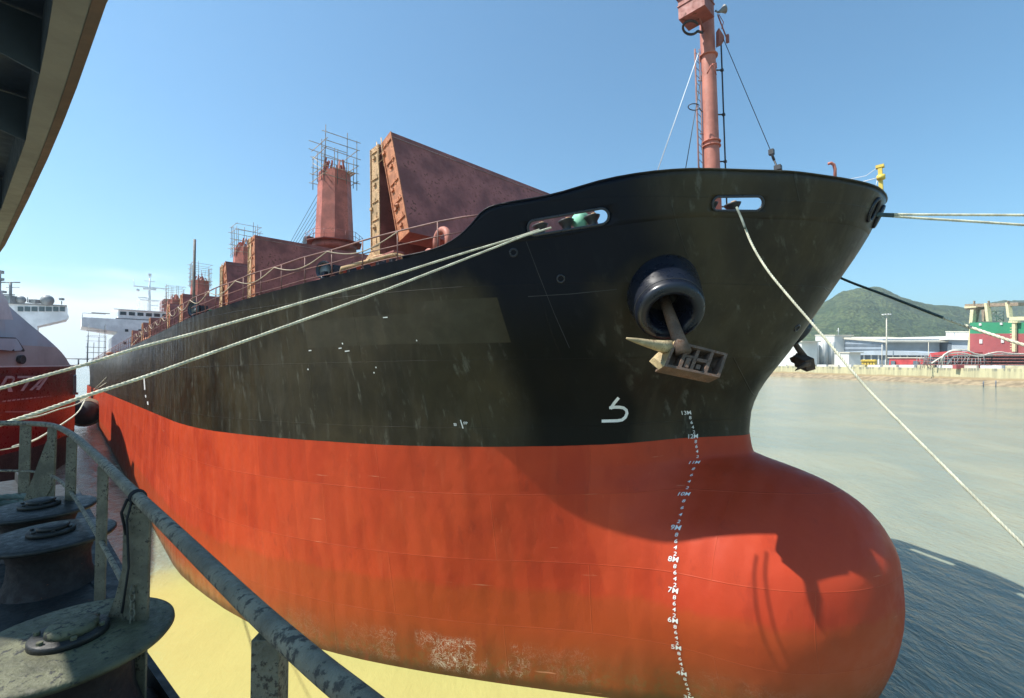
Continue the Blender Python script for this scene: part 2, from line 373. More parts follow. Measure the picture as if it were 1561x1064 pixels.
# ------------------------------------------------------------------ hull paint
def hull_mat():
    k = NB('hull_paint'); sx = k.n('ShaderNodeSeparateXYZ'); k.l(k.tc.outputs['Object'], sx.inputs[0]); X, Y, Z = sx.outputs
    xz = k.n('ShaderNodeCombineXYZ'); k.l(X, xz.inputs[0]); k.l(Z, xz.inputs[1])
    br = k.n('ShaderNodeTexBrick'); k.l(xz.outputs[0], br.inputs[0])
    br.inputs['Scale'].default_value = 1; br.inputs['Brick Width'].default_value = 6.5; br.inputs['Row Height'].default_value = 2.55
    br.inputs['Mortar Size'].default_value = .018; br.inputs['Mortar Smooth'].default_value = .6; br.offset = .42
    seam = br.outputs['Fac']; br.inputs['Color1'].default_value = (0,0,0,1); br.inputs['Color2'].default_value = (1,1,1,1); br.inputs['Mortar'].default_value = (.5,.5,.5,1)
    b2_ = k.n('ShaderNodeTexBrick'); k.l(xz.outputs[0], b2_.inputs[0]); b2_.inputs['Scale'].default_value = 1; b2_.inputs['Brick Width'].default_value = 1.62; b2_.inputs['Row Height'].default_value = 2.55; b2_.inputs['Mortar Size'].default_value = .0
    b2_.inputs['Color1'].default_value = (0,0,0,1); b2_.inputs['Color2'].default_value = (1,1,1,1); tone = k.math('ADD', k.math('MULTIPLY', br.outputs['Color'], .55), k.math('MULTIPLY', b2_.outputs['Color'], .45))
    n_big = k.noise(.32, 5, .6); n_mid = k.noise(1.4, 6, .62); n_fine = k.noise(9, 6, .65)
    vstr = k.noise(1.0, 5, .6, k.vec((2.3, 2.3, .16)))          # runs down the side
    diag = k.noise(1.3, 5, .6, k.vec((3.2, 1, .55), rot=(0, R(38), 0)))   # slanting scuffs
    roll = k.noise(1.0, 2, .4, k.vec((1.1, .2, .28)))
    # red boot topping
    red = k.mix(k.ramp(n_big, .35, .68), (.52,.054,.014), (.41,.038,.011))
    red = k.mix(k.math('MULTIPLY', k.ramp(roll, .48, .56), .30), red, (.58,.075,.022))
    red = k.mix(k.math('MULTIPLY', k.ramp(vstr, .55, .78), .35), red, (.58,.095,.035))
    red = k.mix(k.math('MULTIPLY', k.ramp(k.noise(6, 6, .7, k.vec((1,1,.35))), .62, .74), .35), red, (.62,.16,.07))
    red = k.mix(k.ramp(tone, .35, 1.0, 0, .5), red, (.36,.03,.009)); red = k.mix(k.ramp(tone, .6, 0, 0, .35), red, (.62,.085,.028))
    red = k.mix(k.ramp(X, 10.5, 7.0, 0, .55), red, (.33,.030,.010))  # darker red toward the bulb: strong sunlight there toned down in the colour
    # weed and silt stain low on the side
    zz = k.math('ADD', Z, k.math('MULTIPLY', k.math('SUBTRACT', k.noise(.5, 5, .65, k.vec((1,1,.3))), .5), 1.0))
    f1 = k.ramp(zz, 6.75, 6.35); f2 = k.ramp(zz, 5.6, 3.2)
    red = k.mix(k.math('MULTIPLY', f1, .6), red, (.37,.062,.012))
    red = k.mix(k.math('MULTIPLY', f2, k.math('ADD', .40, k.math('MULTIPLY', n_mid, .55))), red, (.17,.062,.016))
    slime = k.math('MULTIPLY', k.ramp(zz, 4.4, 3.2), k.ramp(k.noise(3, 6, .7), .45, .62))
    red = k.mix(k.math('MULTIPLY', slime, .5), red, (.17,.10,.035))
    silted = k.math('MULTIPLY', k.ramp(zz, 4.6, 3.0), k.ramp(X, 19.0, 26.0)); red = k.mix(k.math('MULTIPLY', silted, .4), red, (.36,.19,.06))
    wet = k.math('SUBTRACT', zz, k.math('MULTIPLY', X, .02)); red = k.mix(k.math('MULTIPLY', k.ramp(wet, 3.05, 2.6), .8), red, (.085,.042,.016))
    # bare scratches where a fender has rubbed
    vo = k.n('ShaderNodeTexVoronoi', feature='DISTANCE_TO_EDGE'); vo.inputs['Scale'].default_value = 2.6
    k.l(k.vec((1, 1, 1.1), src=None), vo.inputs['Vector'])
    dn = k.n('ShaderNodeTexNoise'); dn.inputs['Scale'].default_value = 2.5; dn.inputs['Detail'].default_value = 5
    k.l(k.tc.outputs['Object'], dn.inputs['Vector'])
    wv = k.n('ShaderNodeVectorMath', operation='ADD'); wv2 = k.n('ShaderNodeVectorMath', operation='SCALE'); wv2.inputs['Scale'].default_value = .9
    k.l(dn.outputs['Color'], wv2.inputs[0]); k.l(k.tc.outputs['Object'], wv.inputs[0]); k.l(wv2.outputs[0], wv.inputs[1]); k.l(wv.outputs[0], vo.inputs['Vector'])
    r1 = k.math('ABSOLUTE', k.math('SUBTRACT', k.noise(2.1, 7, .62, k.vec((1,1,1.3), loc=(2,2,2)), .7), .5)); r2 = k.math('ABSOLUTE', k.math('SUBTRACT', k.noise(3.7, 6, .7, k.vec((1.4,1.4,.8), loc=(8,1,5)), 1.0), .5))
    scr = k.math('MAXIMUM', k.ramp(r1, .014, .003), k.math('MULTIPLY', k.ramp(r2, .016, .002), .8))
    reg = k.math('MULTIPLY', k.ramp(zz, 4.6, 4.2), k.ramp(Z, 2.9, 3.3)); reg = k.math('MULTIPLY', reg, k.ramp(k.noise(.45, 4, .6, k.vec((1,1,.4), loc=(3,0,0))), .43, .56))
    bow = k.math('MULTIPLY', reg, k.ramp(X, 17.0, 15.5)); 
    scm = k.math('MULTIPLY', k.math('MULTIPLY', scr, reg), k.math('ADD', .10, k.math('MULTIPLY', k.math('MULTIPLY', k.ramp(X, 11.8, 13.4), k.ramp(X, 18.0, 15.5)), .85)))
    red = k.mix(scm, red, (.72,.62,.50))
    thin = k.math('MULTIPLY', k.ramp(k.noise(1.0, 3, .5, k.vec((.35,.35,9), rot=(0,R(4),0))), .715, .735), k.ramp(n_big, .5, .6))
    red = k.mix(k.math('MULTIPLY', thin, .6), red, (.62,.26,.15))
    redf = k.ramp(k.noise(1.0, 6, .7, k.vec((1.2,1.2,.5), loc=(7,1,3))), .60, .68); red = k.mix(k.math('MULTIPLY', redf, .30), red, (.26,.03,.012))
    # black topsides
    blk = k.mix(k.ramp(n_big, .35, .65), (.018,.0135,.006), (.040,.030,.014))
    blk = k.mix(k.math('MULTIPLY', k.ramp(vstr, .48, .7), .5), blk, (.050,.040,.024))
    up = k.ramp(Z, 15.0, 18.5)
    blk = k.mix(k.math('MULTIPLY', k.math('MULTIPLY', k.ramp(diag, .55, .70), k.ramp(n_mid, .42, .56)), .8), blk, (.095,.092,.072))
    mott = k.ramp(k.noise(1.0, 4, .65, k.vec((4.5,4.5,.45), loc=(1,5,2))), .60, .72); blk = k.mix(k.math('MULTIPLY', mott, .1), blk, (.10,.10,.085))
    fresh = k.math('ADD', k.ramp(k.math('ADD', Z, k.math('MULTIPLY', k.math('SUBTRACT', n_big, .5), 3.0)), 17.6, 18.9), k.math('MULTIPLY', k.ramp(X, 8.6, 9.8), k.ramp(X, 12.3, 11.2)))
    fresh = k.math('MULTIPLY', fresh, k.ramp(X, 6.0, 7.6))
    fresh = k.math('ADD', fresh, k.math('MULTIPLY', k.ramp(k.noise(.28, 3, .5, k.vec((1,1,.6), loc=(4,9,2))), .48, .66), .5), True)
    blk = k.mix(k.math('MULTIPLY', fresh, .95), blk, k.mix(k.ramp(Z, 15.5, 18.0), (.0045,.0045,.004), (.0035,.0055,.012)))
    # painted-over patch where lettering has been blocked out
    def band(v, a, b, e=.02): return k.math('MULTIPLY', k.ramp(v, a-e, a+e), k.ramp(v, b+e, b-e))
    patch = k.math('MAXIMUM', k.math('MULTIPLY', band(X, 11.45, 19.4), band(Z, 15.95, 17.05)), k.math('MULTIPLY', band(X, 11.45, 14.2), band(Z, 15.9, 17.45)))
    blk = k.mix(k.math('MULTIPLY', patch, .85), blk, k.mix(k.ramp(n_mid, .35, .65), (.038,.031,.018), (.052,.043,.026)))
    isb = k.ramp(k.math('ADD', Z, k.math('MULTIPLY', k.math('SUBTRACT', n_mid, .5), .03)), 12.015, 12.035)
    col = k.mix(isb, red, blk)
    col = k.mix(k.math('MULTIPLY', seam, k.ramp(n_mid, .35, .7, .03, .26)), col, k.mix(isb, (.55,.12,.05), (.005,.005,.006)))
    rgh = k.mix(isb, k.ramp(n_mid, .3, .7, .42, .6), k.ramp(k.math('ADD', k.math('MULTIPLY', n_mid, .6), k.math('MULTIPLY', diag, .4)), .35, .65, .30, .52))
    rgh = k.mix(k.math('MULTIPLY', isb, fresh), rgh, (.38,.38,.38))
    ribs = k.math('SINE', k.math('MULTIPLY', X, 7.4)); ribs = k.math('MULTIPLY', ribs, k.ramp(k.noise(.7, 3), .35, .65))
    oil = k.math('ADD', k.noise(.55, 2, .4, k.vec((1, 1, .8))), k.math('MULTIPLY', ribs, .17))
    b1 = k.bump(oil, .5, .14); b2 = k.bump(seam, .5, .02, b1); b3 = k.bump(n_fine, .12, .012, b2); b4 = k.bump(k.noise(2.2, 3, .5), .22, .03, b3)
    k.l(k.ramp(k.math('MULTIPLY', isb, fresh), 0, 1, .28, .13), k.b.inputs['Specular IOR Level'])
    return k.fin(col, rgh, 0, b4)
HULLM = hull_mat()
SHIP = thing('cargo_ship', 'big black bulk carrier with an orange-red lower hull, a bulbous bow and open hatch covers', 'cargo ship', mat4=MS)
m = MB()
cols = [column(c, 1) for c in range(COLS)]; far = [column(c, -1) for c in range(COLS-1, 0, -1)]
m.grid(far+cols, True, flip=True)
# transom
tp = cols[-1]; tm = column(COLS-1, -1); nb = len(tp)
m.add(tp+tm, [(i, i+1, nb+i+1, nb+i) for i in range(nb-1)])
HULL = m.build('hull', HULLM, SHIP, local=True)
HBVH = BVHTree.FromPolygons([tuple(v) for v in m.v], m.f)
def on_hull(px, py, out=0.0):
    """where the line of sight through a photo pixel meets the shell: (s, k) then pushed out"""
    o = MSI @ CP; d = (MSI.to_3x3() @ ray(px, py)).normalized()
    h = HBVH.ray_cast(o, d)
    if h[0] is None: return None
    return h[0]+h[1]*(out if h[1].dot(d) < 0 else -out)
# bulwark: a plate with a top rail, standing on the shell
THK = .05
def bul_rows(side, inset):
    outr = []
    ss = [RIM_A+(SPL-RIM_A)*q**1.7 for q in QF]+[9.8,10.3,10.7,10.95,11.1,11.25,11.45,11.65,11.85,12.05,12.3,12.6,12.9,13.2,13.5,13.8,14.2]
    res = []
    for j, s0 in enumerate(ss):
        col = []
        for i in range(9):
            f = i/8; s = s0
            for _ in range(2):
                k0 = deckk(s); k1 = max(bulk(s), k0+.004); k = k0+(k1-k0)*f
                if j < NQ: s = stem_a(k)+(SPL-stem_a(k))*QF[j]**1.7
            o = 0 if j == 0 else hull_off(s, k)
            if j == 0: p = Vector((s+inset, 0, k))
            else:
                e = .1; dy = (hull_off(s+e, k)-hull_off(max(s-e, stem_a(k)), k))/(s+e-max(s-e, stem_a(k)))
                nn = Vector((-dy, 1, 0)).normalized(); p = Vector((s, o, k))-nn*inset
                p.y = max(p.y, 0.0)
            p.y *= side; col.append(p)
        res.append(col)
    return res
m = MB()
o1 = bul_rows(1, -.002); i1 = bul_rows(1, THK); o2 = bul_rows(-1, -.002)[:0:-1]; i2 = bul_rows(-1, THK)[:0:-1]
O = o2+o1; I = i2+i1; nr, ncn = len(O), len(O[0])
vs = [p for r in O for p in r]+[p for r in I for p in r]; B = nr*ncn; fs = []
for i in range(nr-1):
    for j in range(ncn-1):
        a, b, c, d = i*ncn+j, i*ncn+j+1, (i+1)*ncn+j+1, (i+1)*ncn+j
        fs.append((a, b, c, d)); fs.append((B+d, B+c, B+b, B+a))
    a, d = i*ncn, (i+1)*ncn; fs.append((a, d, B+d, B+a)); a += ncn-1; d += ncn-1; fs.append((d, a, B+a, B+d))
for j in range(ncn-1):
    fs.append((j+1, j, B+j, B+j+1)); q = (nr-1)*ncn+j; fs.append((q, q+1, B+q+1, B+q))
m.add(vs, fs, True)
BUL = m.build('bulwark', HULLM, SHIP, local=True)
BBVH = BVHTree.FromPolygons([tuple(p) for r in [sum(O, [])] for p in r], [(i*ncn+j, i*ncn+j+1, (i+1)*ncn+j+1, (i+1)*ncn+j) for i in range(nr-1) for j in range(ncn-1)])
def on_bul(px, py):
    o = MSI @ CP; d = (MSI.to_3x3() @ ray(px, py)).normalized(); h = BBVH.ray_cast(o, d)
    return h[0], h[1]
# chock openings, cut square to the plate
RING = paint('chock_rim', (.02,.022,.028), .35, .2, bump=.1)
cut = MB(); rings = []
def slot(c, e1, nrm, L, H):
    e1 = (e1-nrm*e1.dot(nrm)).normalized(); e2 = nrm.cross(e1).normalized(); pts = []
    r = H/2; hl = L/2-r
    for k in range(20):
        a = math.pi/2-math.pi*k/10 if k <= 10 else -math.pi/2-math.pi*(k-10)/10
        cx = hl if k <= 10 else -hl
        if k == 10 or k == 0: pass
        pts.append((cx+r*math.cos(a), r*math.sin(a)))
    return [c+e1*x+e2*y for x, y in pts], nrm
CHOCK = []
for (pa, pb, H) in (((805, 349), (928, 328), .50), ((1086, 310.5), (1163, 310.5), .46)):
    A1, n1 = on_bul(*pa); B1, n2 = on_bul(*pb)
    c = (A1+B1)/2; nrm = on_bul((pa[0]+pb[0])/2, (pa[1]+pb[1])/2)[1]
    if nrm.y < 0: nrm = -nrm
    L = (B1-A1).length; 
    for side in (1, -1):
        cc = Vector((c.x, c.y*side, c.z)); ee = Vector((B1.x-A1.x, (B1.y-A1.y)*side, B1.z-A1.z)); nn = Vector((nrm.x, nrm.y*side, nrm.z))
        pts, _ = slot(cc, ee, nn, L, H)
        cut.prism([p-nn*.9 for p in pts], nn*1.8); rings.append((pts, nn, side))
    CHOCK.append((c, (B1-A1), nrm, L, H))
cm = bpy.data.meshes.new('cutter'); cm.from_pydata([tuple(v) for v in cut.v], [], cut.f); cm.update()
bmc = bmesh.new(); bmc.from_mesh(cm); bmesh.ops.recalc_face_normals(bmc, faces=bmc.faces); bmc.to_mesh(cm); bmc.free()
bmb = bmesh.new(); bmb.from_mesh(BUL.data); bmesh.ops.recalc_face_normals(bmb, faces=bmb.faces); bmb.to_mesh(BUL.data); bmb.free()
co = bpy.data.objects.new('cutter', cm); COL.objects.link(co); co.parent = SHIP
bm_ = BUL.modifiers.new('holes', 'BOOLEAN'); bm_.operation = 'DIFFERENCE'; bm_.object = co; bm_.solver = 'EXACT'
bpy.context.view_layer.update()
dg = bpy.context.evaluated_depsgraph_get(); new = bpy.data.meshes.new_from_object(BUL.evaluated_get(dg))
BUL.modifiers.clear(); BUL.data = new; bpy.data.objects.remove(co); new.name = 'bulwark'
for pts, nn, side in rings:
    mr = MB()
    # lip of round bar that hugs the plate all round the opening
    q = []
    for p in pts:
        h = BBVH.find_nearest(p); q.append(h[0]+nn*.0)
    mr.tube(q, .045, 8, closed=True)
    mr.build('chock_rim', RING, SHIP, local=True)
# rail along the bulwark top
m = MB()
m.tube([r[-1]+Vector((0,0,.01)) for r in O], .03, 6)
m.build('bulwark_rail', HULLM, SHIP, local=True)
# decks
DECKM = paint('deck_paint', (.24,.075,.05), .7, .35, .35)
m = MB(); rows = []
ss = [3.05, 3.5, 4.5, 6, 7.5]+[9.3, 11.35, 13, 16.4, 21.5, 28, 38, 53, 70, 104, 140, 165, 187]
for s in ss:
    k = deckk(s)-.03; h = max(.05, hull_off(s, k)-.1); rows.append([Vector((s, h*t, k)) for t in (-1,-.5,0,.5,1)])
m.grid(rows, False); m.build('deck', DECKM, SHIP, local=True)
# ================================================================== fittings of the carrier (ship frame unless at(...) is used)
def L(p): return MSI @ Vector(p)                   # world -> ship frame
REDM = paint('red_steel', (.31,.11,.088), .62, .35, .34, (.12,.05,.03), .8, .3)
REDL = paint('red_primer', (.42,.12,.08), .6, .3, .28, (.2,.08,.04), .9, .3)
OCHR = paint('ochre_rust', (.56,.37,.19), .75, .4, .52, (.22,.10,.045), 2.4, .7)
ORNG = paint('orange_primer', (.50,.19,.085), .7, .35, .44, (.19,.08,.04), 2.2, .6)
PINK = paint('pink_primer', (.46,.17,.12), .6, .2, .12, (.3,.12,.06), 1.5, .3)
WHIT = paint('white_paint', (.80,.81,.80), .5, .15, .05, (.3,.2,.1), .5, .1)
GREY = paint('grey_steel', (.26,.27,.27), .55, .25, .1, bump=.2)
DARK = paint('dark_steel', (.035,.037,.042), .5, .35, .08, bump=.3)
BLKM = paint('black_gloss', (.006,.009,.018), .30, .15, .0, bump=.0, sc_=.25)
YELL = paint('yellow_paint', (.62,.46,.08), .55, .25, .22, bump=.3)
GREENP = paint('green_paint', (.05,.28,.14), .55, .2, .08, bump=.2)
WIRE = paint('wire_rope', (.06,.065,.07), .5, .2, bump=.1)
SCAF = paint('scaffold_pole', (.17,.15,.13), .7, .3, .25, bump=.1)
BAMB = paint('pale_pole', (.42,.34,.24), .7, .25, .1, bump=.1)

SEAL = paint('worn_seal', (.34,.25,.21), .8, .4, .3, bump=.3)
# hatch coamings and the folded hatch covers
stacks = [(20.6, 'lean', 27.35), (44.5, 'up', 27.3), (55, 'lean', 26.7), (79.5, 'up', 26.5), (91, 'lean', 26.3), (114, 'up', 26.2), (126, 'lean', 26.1), (147, 'up', 26.0)]
for a, b in ((19.5, 47), (54, 82), (90, 117), (125, 150)):
    m = MB(); kb = deckk(a)-.1; h = 9.3
    for sy in (-1, 1): m.box(((a+b)/2, sy*h, (kb+20.6)/2), (b-a, .25, 20.6-kb))
    for sx_ in (a, b): m.box((sx_, 0, (kb+20.6)/2), (.25, 2*h-.26, 20.6-kb))
    for i in range(int((b-a)/1.9)):
        for sy in (-1, 1): m.box((a+1+i*1.9, sy*(h+.32), (kb+20.4)/2), (.06, .38, 20.4-kb-.2))
    m.box(((a+b)/2, h+.3, 20.66), (b-a+.8, .55, .08)); m.box(((a+b)/2, -h-.3, 20.66), (b-a+.8, .55, .08))
    m.build('hatch_coaming', REDM, SHIP, local=True)
def panel(sb, kb, st, kt, th, edge_mat, name):
    """a cover plate from (sb,kb) up to (st,kt), th thick behind, with ribs on its inner side"""
    d = Vector((st-sb, 0, kt-kb)); Lh = d.length; d.normalize(); q = Vector((d.z, 0, -d.x))   # q points aft
    if q.x < 0: q = -q
    m = MB(); b0 = Vector((sb, 0, kb)); W = 9.0
    def slab(y0, y1, u0, u1, v0, v1):
        vs = [b0+d*u+q*v+Vector((0, y, 0)) for y in (y0, y1) for u, v in ((u0,v0),(u1,v0),(u1,v1),(u0,v1))]
        m.add(vs, [(0,1,2,3),(7,6,5,4),(0,4,5,1),(1,5,6,2),(2,6,7,3),(3,7,4,0)])
    slab(-W, W, 0, Lh, 0, .05)
    for i in range(9): y = -W+.1+i*(2*W-.2)/8; slab(y-.03, y+.03, .06, Lh-.06, .052, th-.05)
    slab(-W, W, 0, .06, .052, th); slab(-W, W, Lh-.06, Lh, .052, th)
    slab(-W, W, Lh*.5-.05, Lh*.5+.05, .053, th*.8)
    o = m.build(name, REDM, SHIP, local=True)
    m = MB(); side = []
    def eb(y0, y1, u0, u1, v0, v1):
        vs = [b0+d*u+q*v+Vector((0, y, 0)) for y in (y0, y1) for u, v in ((u0,v0),(u1,v0),(u1,v1),(u0,v1))]
        m.add(vs, [(0,1,2,3),(7,6,5,4),(0,4,5,1),(1,5,6,2),(2,6,7,3),(3,7,4,0)])
    eb(W+.003, W+.05, -.02, Lh+.02, -.02, th+.02)
    for k in range(5):                                  # lugs, cleats and wheels along the end plate
        u = Lh*(.12+.19*k)+random.uniform(-.2,.2); v = th*random.uniform(.4,1.0)
        eb(W+.05, W+.15, u-.07, u+.08, v-.12, v+.10)
        eb(W+.05, W+.11, u+.3, u+.34, .06, th*.85)
        u += random.uniform(.2,.5); eb(W+.05, W+.09, u-.04, u+.22, v*.5-.05, v*.5+.04)
    eb(W+.05, W+.12, .05, Lh-.05, th-.05, th+.0)
    c = b0+d*(Lh*.3)+q*(th*.5)+Vector((0, W+.05, 0)); m.lathe([(.11,0),(.11,.1),(.05,.11),(.05,.16)], c, (0,1,0), 12)
    m.build('end_plate', edge_mat, o, local=True)
    m = MB(); eb(-W+.05, W-.05, Lh-.33, Lh-.29, -.03, -.003)
    m.build('seal_strip', SEAL, o, local=True)
    return o
def lad(m, a, b, w_, axis, step=.32, r=.02):
    a = Vector(a); b = Vector(b); ax = Vector(axis).normalized()*w_/2
    m.tube([a-ax, b-ax], r, 5); m.tube([a+ax, b+ax], r, 5); n = int((b-a).length/step)
    for i in range(1, n): p = a+(b-a)*i/n; m.tube([p-ax, p+ax], r*.8, 4)
for i, (s, kind, kt) in enumerate(stacks):
    if kind == 'lean':
        o = panel(s-1.5, 21.75, s+.25, kt+.1, .98, ORNG, 'hatch_cover'); 
        o2 = panel(s+1.42, 20.8, s+1.52, kt-.1, .86, OCHR, 'hatch_cover')
        m = MB(); lad(m, (s+1.05, 9.12, kt-1.6), (s+1.35, 9.12, kt+.05), .5, (1,0,-.1), .35, .028); m.build('ladder', OCHR, o2, local=True)
        m = MB(); m.prism([(s+.2, 9.05, 18.6), (s+2.9, 9.05, 18.6), (s+2.5, 9.05, 20.9), (s+1.6, 9.05, 21.4), (s+.5, 9.05, 20.4)], (0,.35,0))
        m.box((s+.3, 9.35, 20.2), (.5, .5, .5)); m.tube([(s-.6, 9.5, 20.75), (s+1.2, 9.5, 20.95)], .06, 6)
        m.build('hinge_bracket', OCHR, o2, local=True)
    else:
        panel(s, 20.8, s+.35, kt, .8, ORNG, 'hatch_cover'); panel(s+1.35, 20.8, s+1.3, kt, .8, OCHR, 'hatch_cover')
# green tarpaulin-covered winch box on the deck
m = MB(); m.box((40.5, 12.6, 18.75), (3.2, 2.2, 1.5)); m.box((40.5, 12.6, 19.55), (3.4, 2.4, .08)); m.build('deck_locker', GREENP, SHIP, local=True, bevel=.03)

# crane towers
RAILM0 = paint('ladder_paint', (.16,.07,.055), .7, .3, .3, bump=.2)
def crane(s, kb, kt, first=False):
    m = MB()
    def octa(r, k, s0=s): return [Vector((s0+r*math.cos(R(22.5+45*i)), r*math.sin(R(22.5+45*i)), k)) for i in range(8)]
    r1, r2 = 2.02, 1.66
    a, b = octa(r1, kb), octa(r2, kt); 
    m.add(a+b, [(i, (i+1) % 8, 8+(i+1) % 8, 8+i) for i in range(8)]+[tuple(range(8,16))])
    # the torn top where the head has been cut away
    for i in range(22):
        an = random.uniform(0, 6.28); rr = random.uniform(.4, 1.4); h = random.uniform(.3, 1.8)
        m.beam((s+rr*math.cos(an), rr*math.sin(an), kt-.05), (s+rr*.7*math.cos(an+.3), rr*.7*math.sin(an+.3), kt+h), .18, .12)
    m.box((s+1.35, .9, kt-1.4), (.9, .6, .9))
    t = m.build('crane_tower', REDL, SHIP, local=True)
    m = MB(); lad(m, (s+1.9, 1.1, kb+.1), (s+1.6, .95, kt-.4), .45, (0,1,0), .4, .03); m.build('ladder', RAILM0, t, local=True)
    m = MB(); m.lathe([(1.55, deckk(s)-.1), (1.55, kb-.65), (2.3, kb-.6), (2.3, kb-.02)], (s, 0, 0), n=20); m.build('crane_pedestal', REDM, t, local=True)
    m = MB(); m.lathe([(2.05, kb+.0), (3.0, kb+.0), (3.0, kb+.08), (2.05, kb+.08)], (s, 0, 0), n=8, sm=False)
    for z in (.5, 1.0): m.tube([(s+2.95*math.cos(R(22.5+45*i)), 2.95*math.sin(R(22.5+45*i)), kb+z) for i in range(8)], .025, 5, closed=True)
    for i in range(16): an = R(22.5*i); rr = 2.95*(1 if i % 2 else .93); m.tube([(s+rr*math.cos(an), rr*math.sin(an), kb+.05), (s+rr*math.cos(an), rr*math.sin(an), kb+1)], .025, 4)
    m.build('platform', REDM, t, local=True)
    m = MB(); m.lathe([(.55,-.5),(.55,-.42),(.3,-.4),(.3,.4),(.55,.42),(.55,.5)], (s+3.1, 1.6, kb+.7), (0,1,0), 16); m.box((s+3.1, 1.6, kb+.15), (1.3, 1.4, .3)); m.box((s+2.0, 2.0, kb+.5), (.8,.7,.8)); m.build('winch', DARK, t, local=True)
    # jib laid down over the hatches, and its luffing wires
    m = MB(); je = s+24.5
    for y in (-.7, .7): m.beam((s+2.0, y, kb+.3), (je, y*.5, 26.6), .28, .5)
    for i in range(10): f = i/10; f2 = (i+1)/10; A = Vector((s+2.0, -.7, kb+.3)).lerp(Vector((je, -.35, 26.6)), f); B2 = Vector((s+2.0, .7, kb+.3)).lerp(Vector((je, .35, 26.6)), f2); m.beam(A, B2, .12, .12)
    m.build('jib', REDM, t, local=True)
    m = MB()
    for i in range(4): m.tube([(s+1.5, .7-i*.32, kt-.9-i*.15), (je-.2, .35-i*.2, 26.9)], .028, 4)
    for i in range(3): m.tube([(s+1.8, .9-i*.3, kt-4.0-i*.2), (je-8, .35-i*.2, 27.6)], .026, 4)
    m.build('luffing_wire', WIRE, t, local=True)
    return t
def scaffold(root_loc, label, hx, hy, h, seed, lifts, mat=None, world_rot=0, place=None, group='scaffolds on the ship', base=0.0, dense=1.0):
    rnd = random.Random(seed); t = thing('scaffold', label, 'scaffold', root_loc, group)
    Mx = Matrix.Translation(Vector(root_loc)) @ Matrix.Rotation(world_rot, 4, 'Z'); st = MB(); le = MB()
    nx, ny = 4, 4
    for i in range(nx):
        for j in range(ny):
            if 0 < i < nx-1 and 0 < j < ny-1: continue
            x = -hx+2*hx*i/(nx-1)+rnd.uniform(-.12,.12); y = -hy+2*hy*j/(ny-1)+rnd.uniform(-.12,.12)
            lo = base-rnd.uniform(0, .8); hi = h*rnd.choice((.62, .78, .88, 1.0, 1.12))
            st.tube([Mx @ Vector((x, y, lo)), Mx @ Vector((x+rnd.uniform(-.1,.1), y+rnd.uniform(-.1,.1), hi))], .042, 5)
    for k in range(lifts):
        z = base+.2+(h*.93-base)*k/(lifts-1)
        for e in (-1, 1):
            if rnd.random() < .93*dense: le.tube([Mx @ Vector((-hx-rnd.uniform(.15,.5), e*hy, z+rnd.uniform(-.15,.15))), Mx @ Vector((hx+rnd.uniform(.15,.5), e*hy, z+rnd.uniform(-.15,.15)))], .04, 5)
            if rnd.random() < .93*dense: le.tube([Mx @ Vector((e*hx, -hy-rnd.uniform(.15,.5), z+rnd.uniform(-.15,.15))), Mx @ Vector((e*hx, hy+rnd.uniform(.15,.5), z+rnd.uniform(-.15,.15)))], .04, 5)
    for k in range(3):
        e = rnd.choice((-1,1)); le.tube([Mx @ Vector((-hx, e*hy, base+h*.1*k)), Mx @ Vector((hx, e*hy, base+h*(.4+.15*k)))], .035, 4)
    st.build('pole', mat or SCAF, t); le.build('ledger', mat or BAMB, t)
    if lifts > 3:
        pl = MB(); z = base+.25+(h*.93-base)*1/(lifts-1)
        for k in range(3): pl.box(Mx @ Vector((0, -hy+.25+k*.3, z)), (2*hx, .24, .04), Matrix.Rotation(world_rot, 3, 'Z'))
        pl.build('plank', BAMB, t)
    return t
cr = [(49.0, 28.9, 36.8), (84, 28.8, 35.4), (119.5, 28.7, 35.3), (152, 28.6, 35.0)]
seps = ['large scaffold of thin poles wrapped round the top of the nearest red crane tower',
        'small scaffold of thin poles showing above the second block of folded hatch covers',
        'scaffold round the third crane tower, seen beside the thin dark pole',
        'small distant scaffold on the last crane tower, right of the white radar mast']
angle_s = math.atan2(A_.y, A_.x)
for i, (s, kb, kt) in enumerate(cr):
    crane(s, kb, kt)
    scaffold(tuple(SW(s, 0, kt-.6)), seps[i], 1.75, 1.75, 4.3, 11+i, 6, world_rot=angle_s, base=-.5)

# deck edge railing
RAILM = paint('rail_paint', (.23,.11,.09), .6, .3, .3, bump=.2)
def edge(s, h=0.0, ins=.14):
    return Vector((s, hull_off(s, deckk(s))-ins, max(deckk(s), bulk(s) if s < 14.2 else 0)+h))
m = MB(); ss = [11.35+i*.8 for i in range(int((166-11.35)/.8))]
top = []
for s in ss: top.append(Vector((s, hull_off(s, deckk(s))-.14, deckk(s)+1.12+.02*math.sin(s*1.7))))
m.tube(top, .03, 6)
mid = [Vector((p.x, p.y, p.z-.52)) for p in top if p.x > 11.9]; m.tube(mid, .02, 5)
low = [Vector((p.x, p.y, p.z-.95)) for p in top if p.x > 13.0]; m.tube(low, .018, 5)
RAIL = m.build('railing', RAILM, SHIP, local=True)
pm = MB(); pm.tube([(0,0,0),(0,0,1.12)], .028, 6); pm.box((0,0,.03), (.12,.1,.05)); post0 = None
sp = 13.0; n = 0
while sp < 165 and n < 99:
    p = Vector((sp, hull_off(sp, deckk(sp))-.14, deckk(sp)))
    if post0 is None:
        post0 = pm.build('post', RAILM, RAIL, local=True); post0.matrix_local = Matrix.Translation(p)
    else: share(post0, RAIL, Matrix.Translation(p))
    sp += 1.55 if sp < 60 else 2.6; n += 1
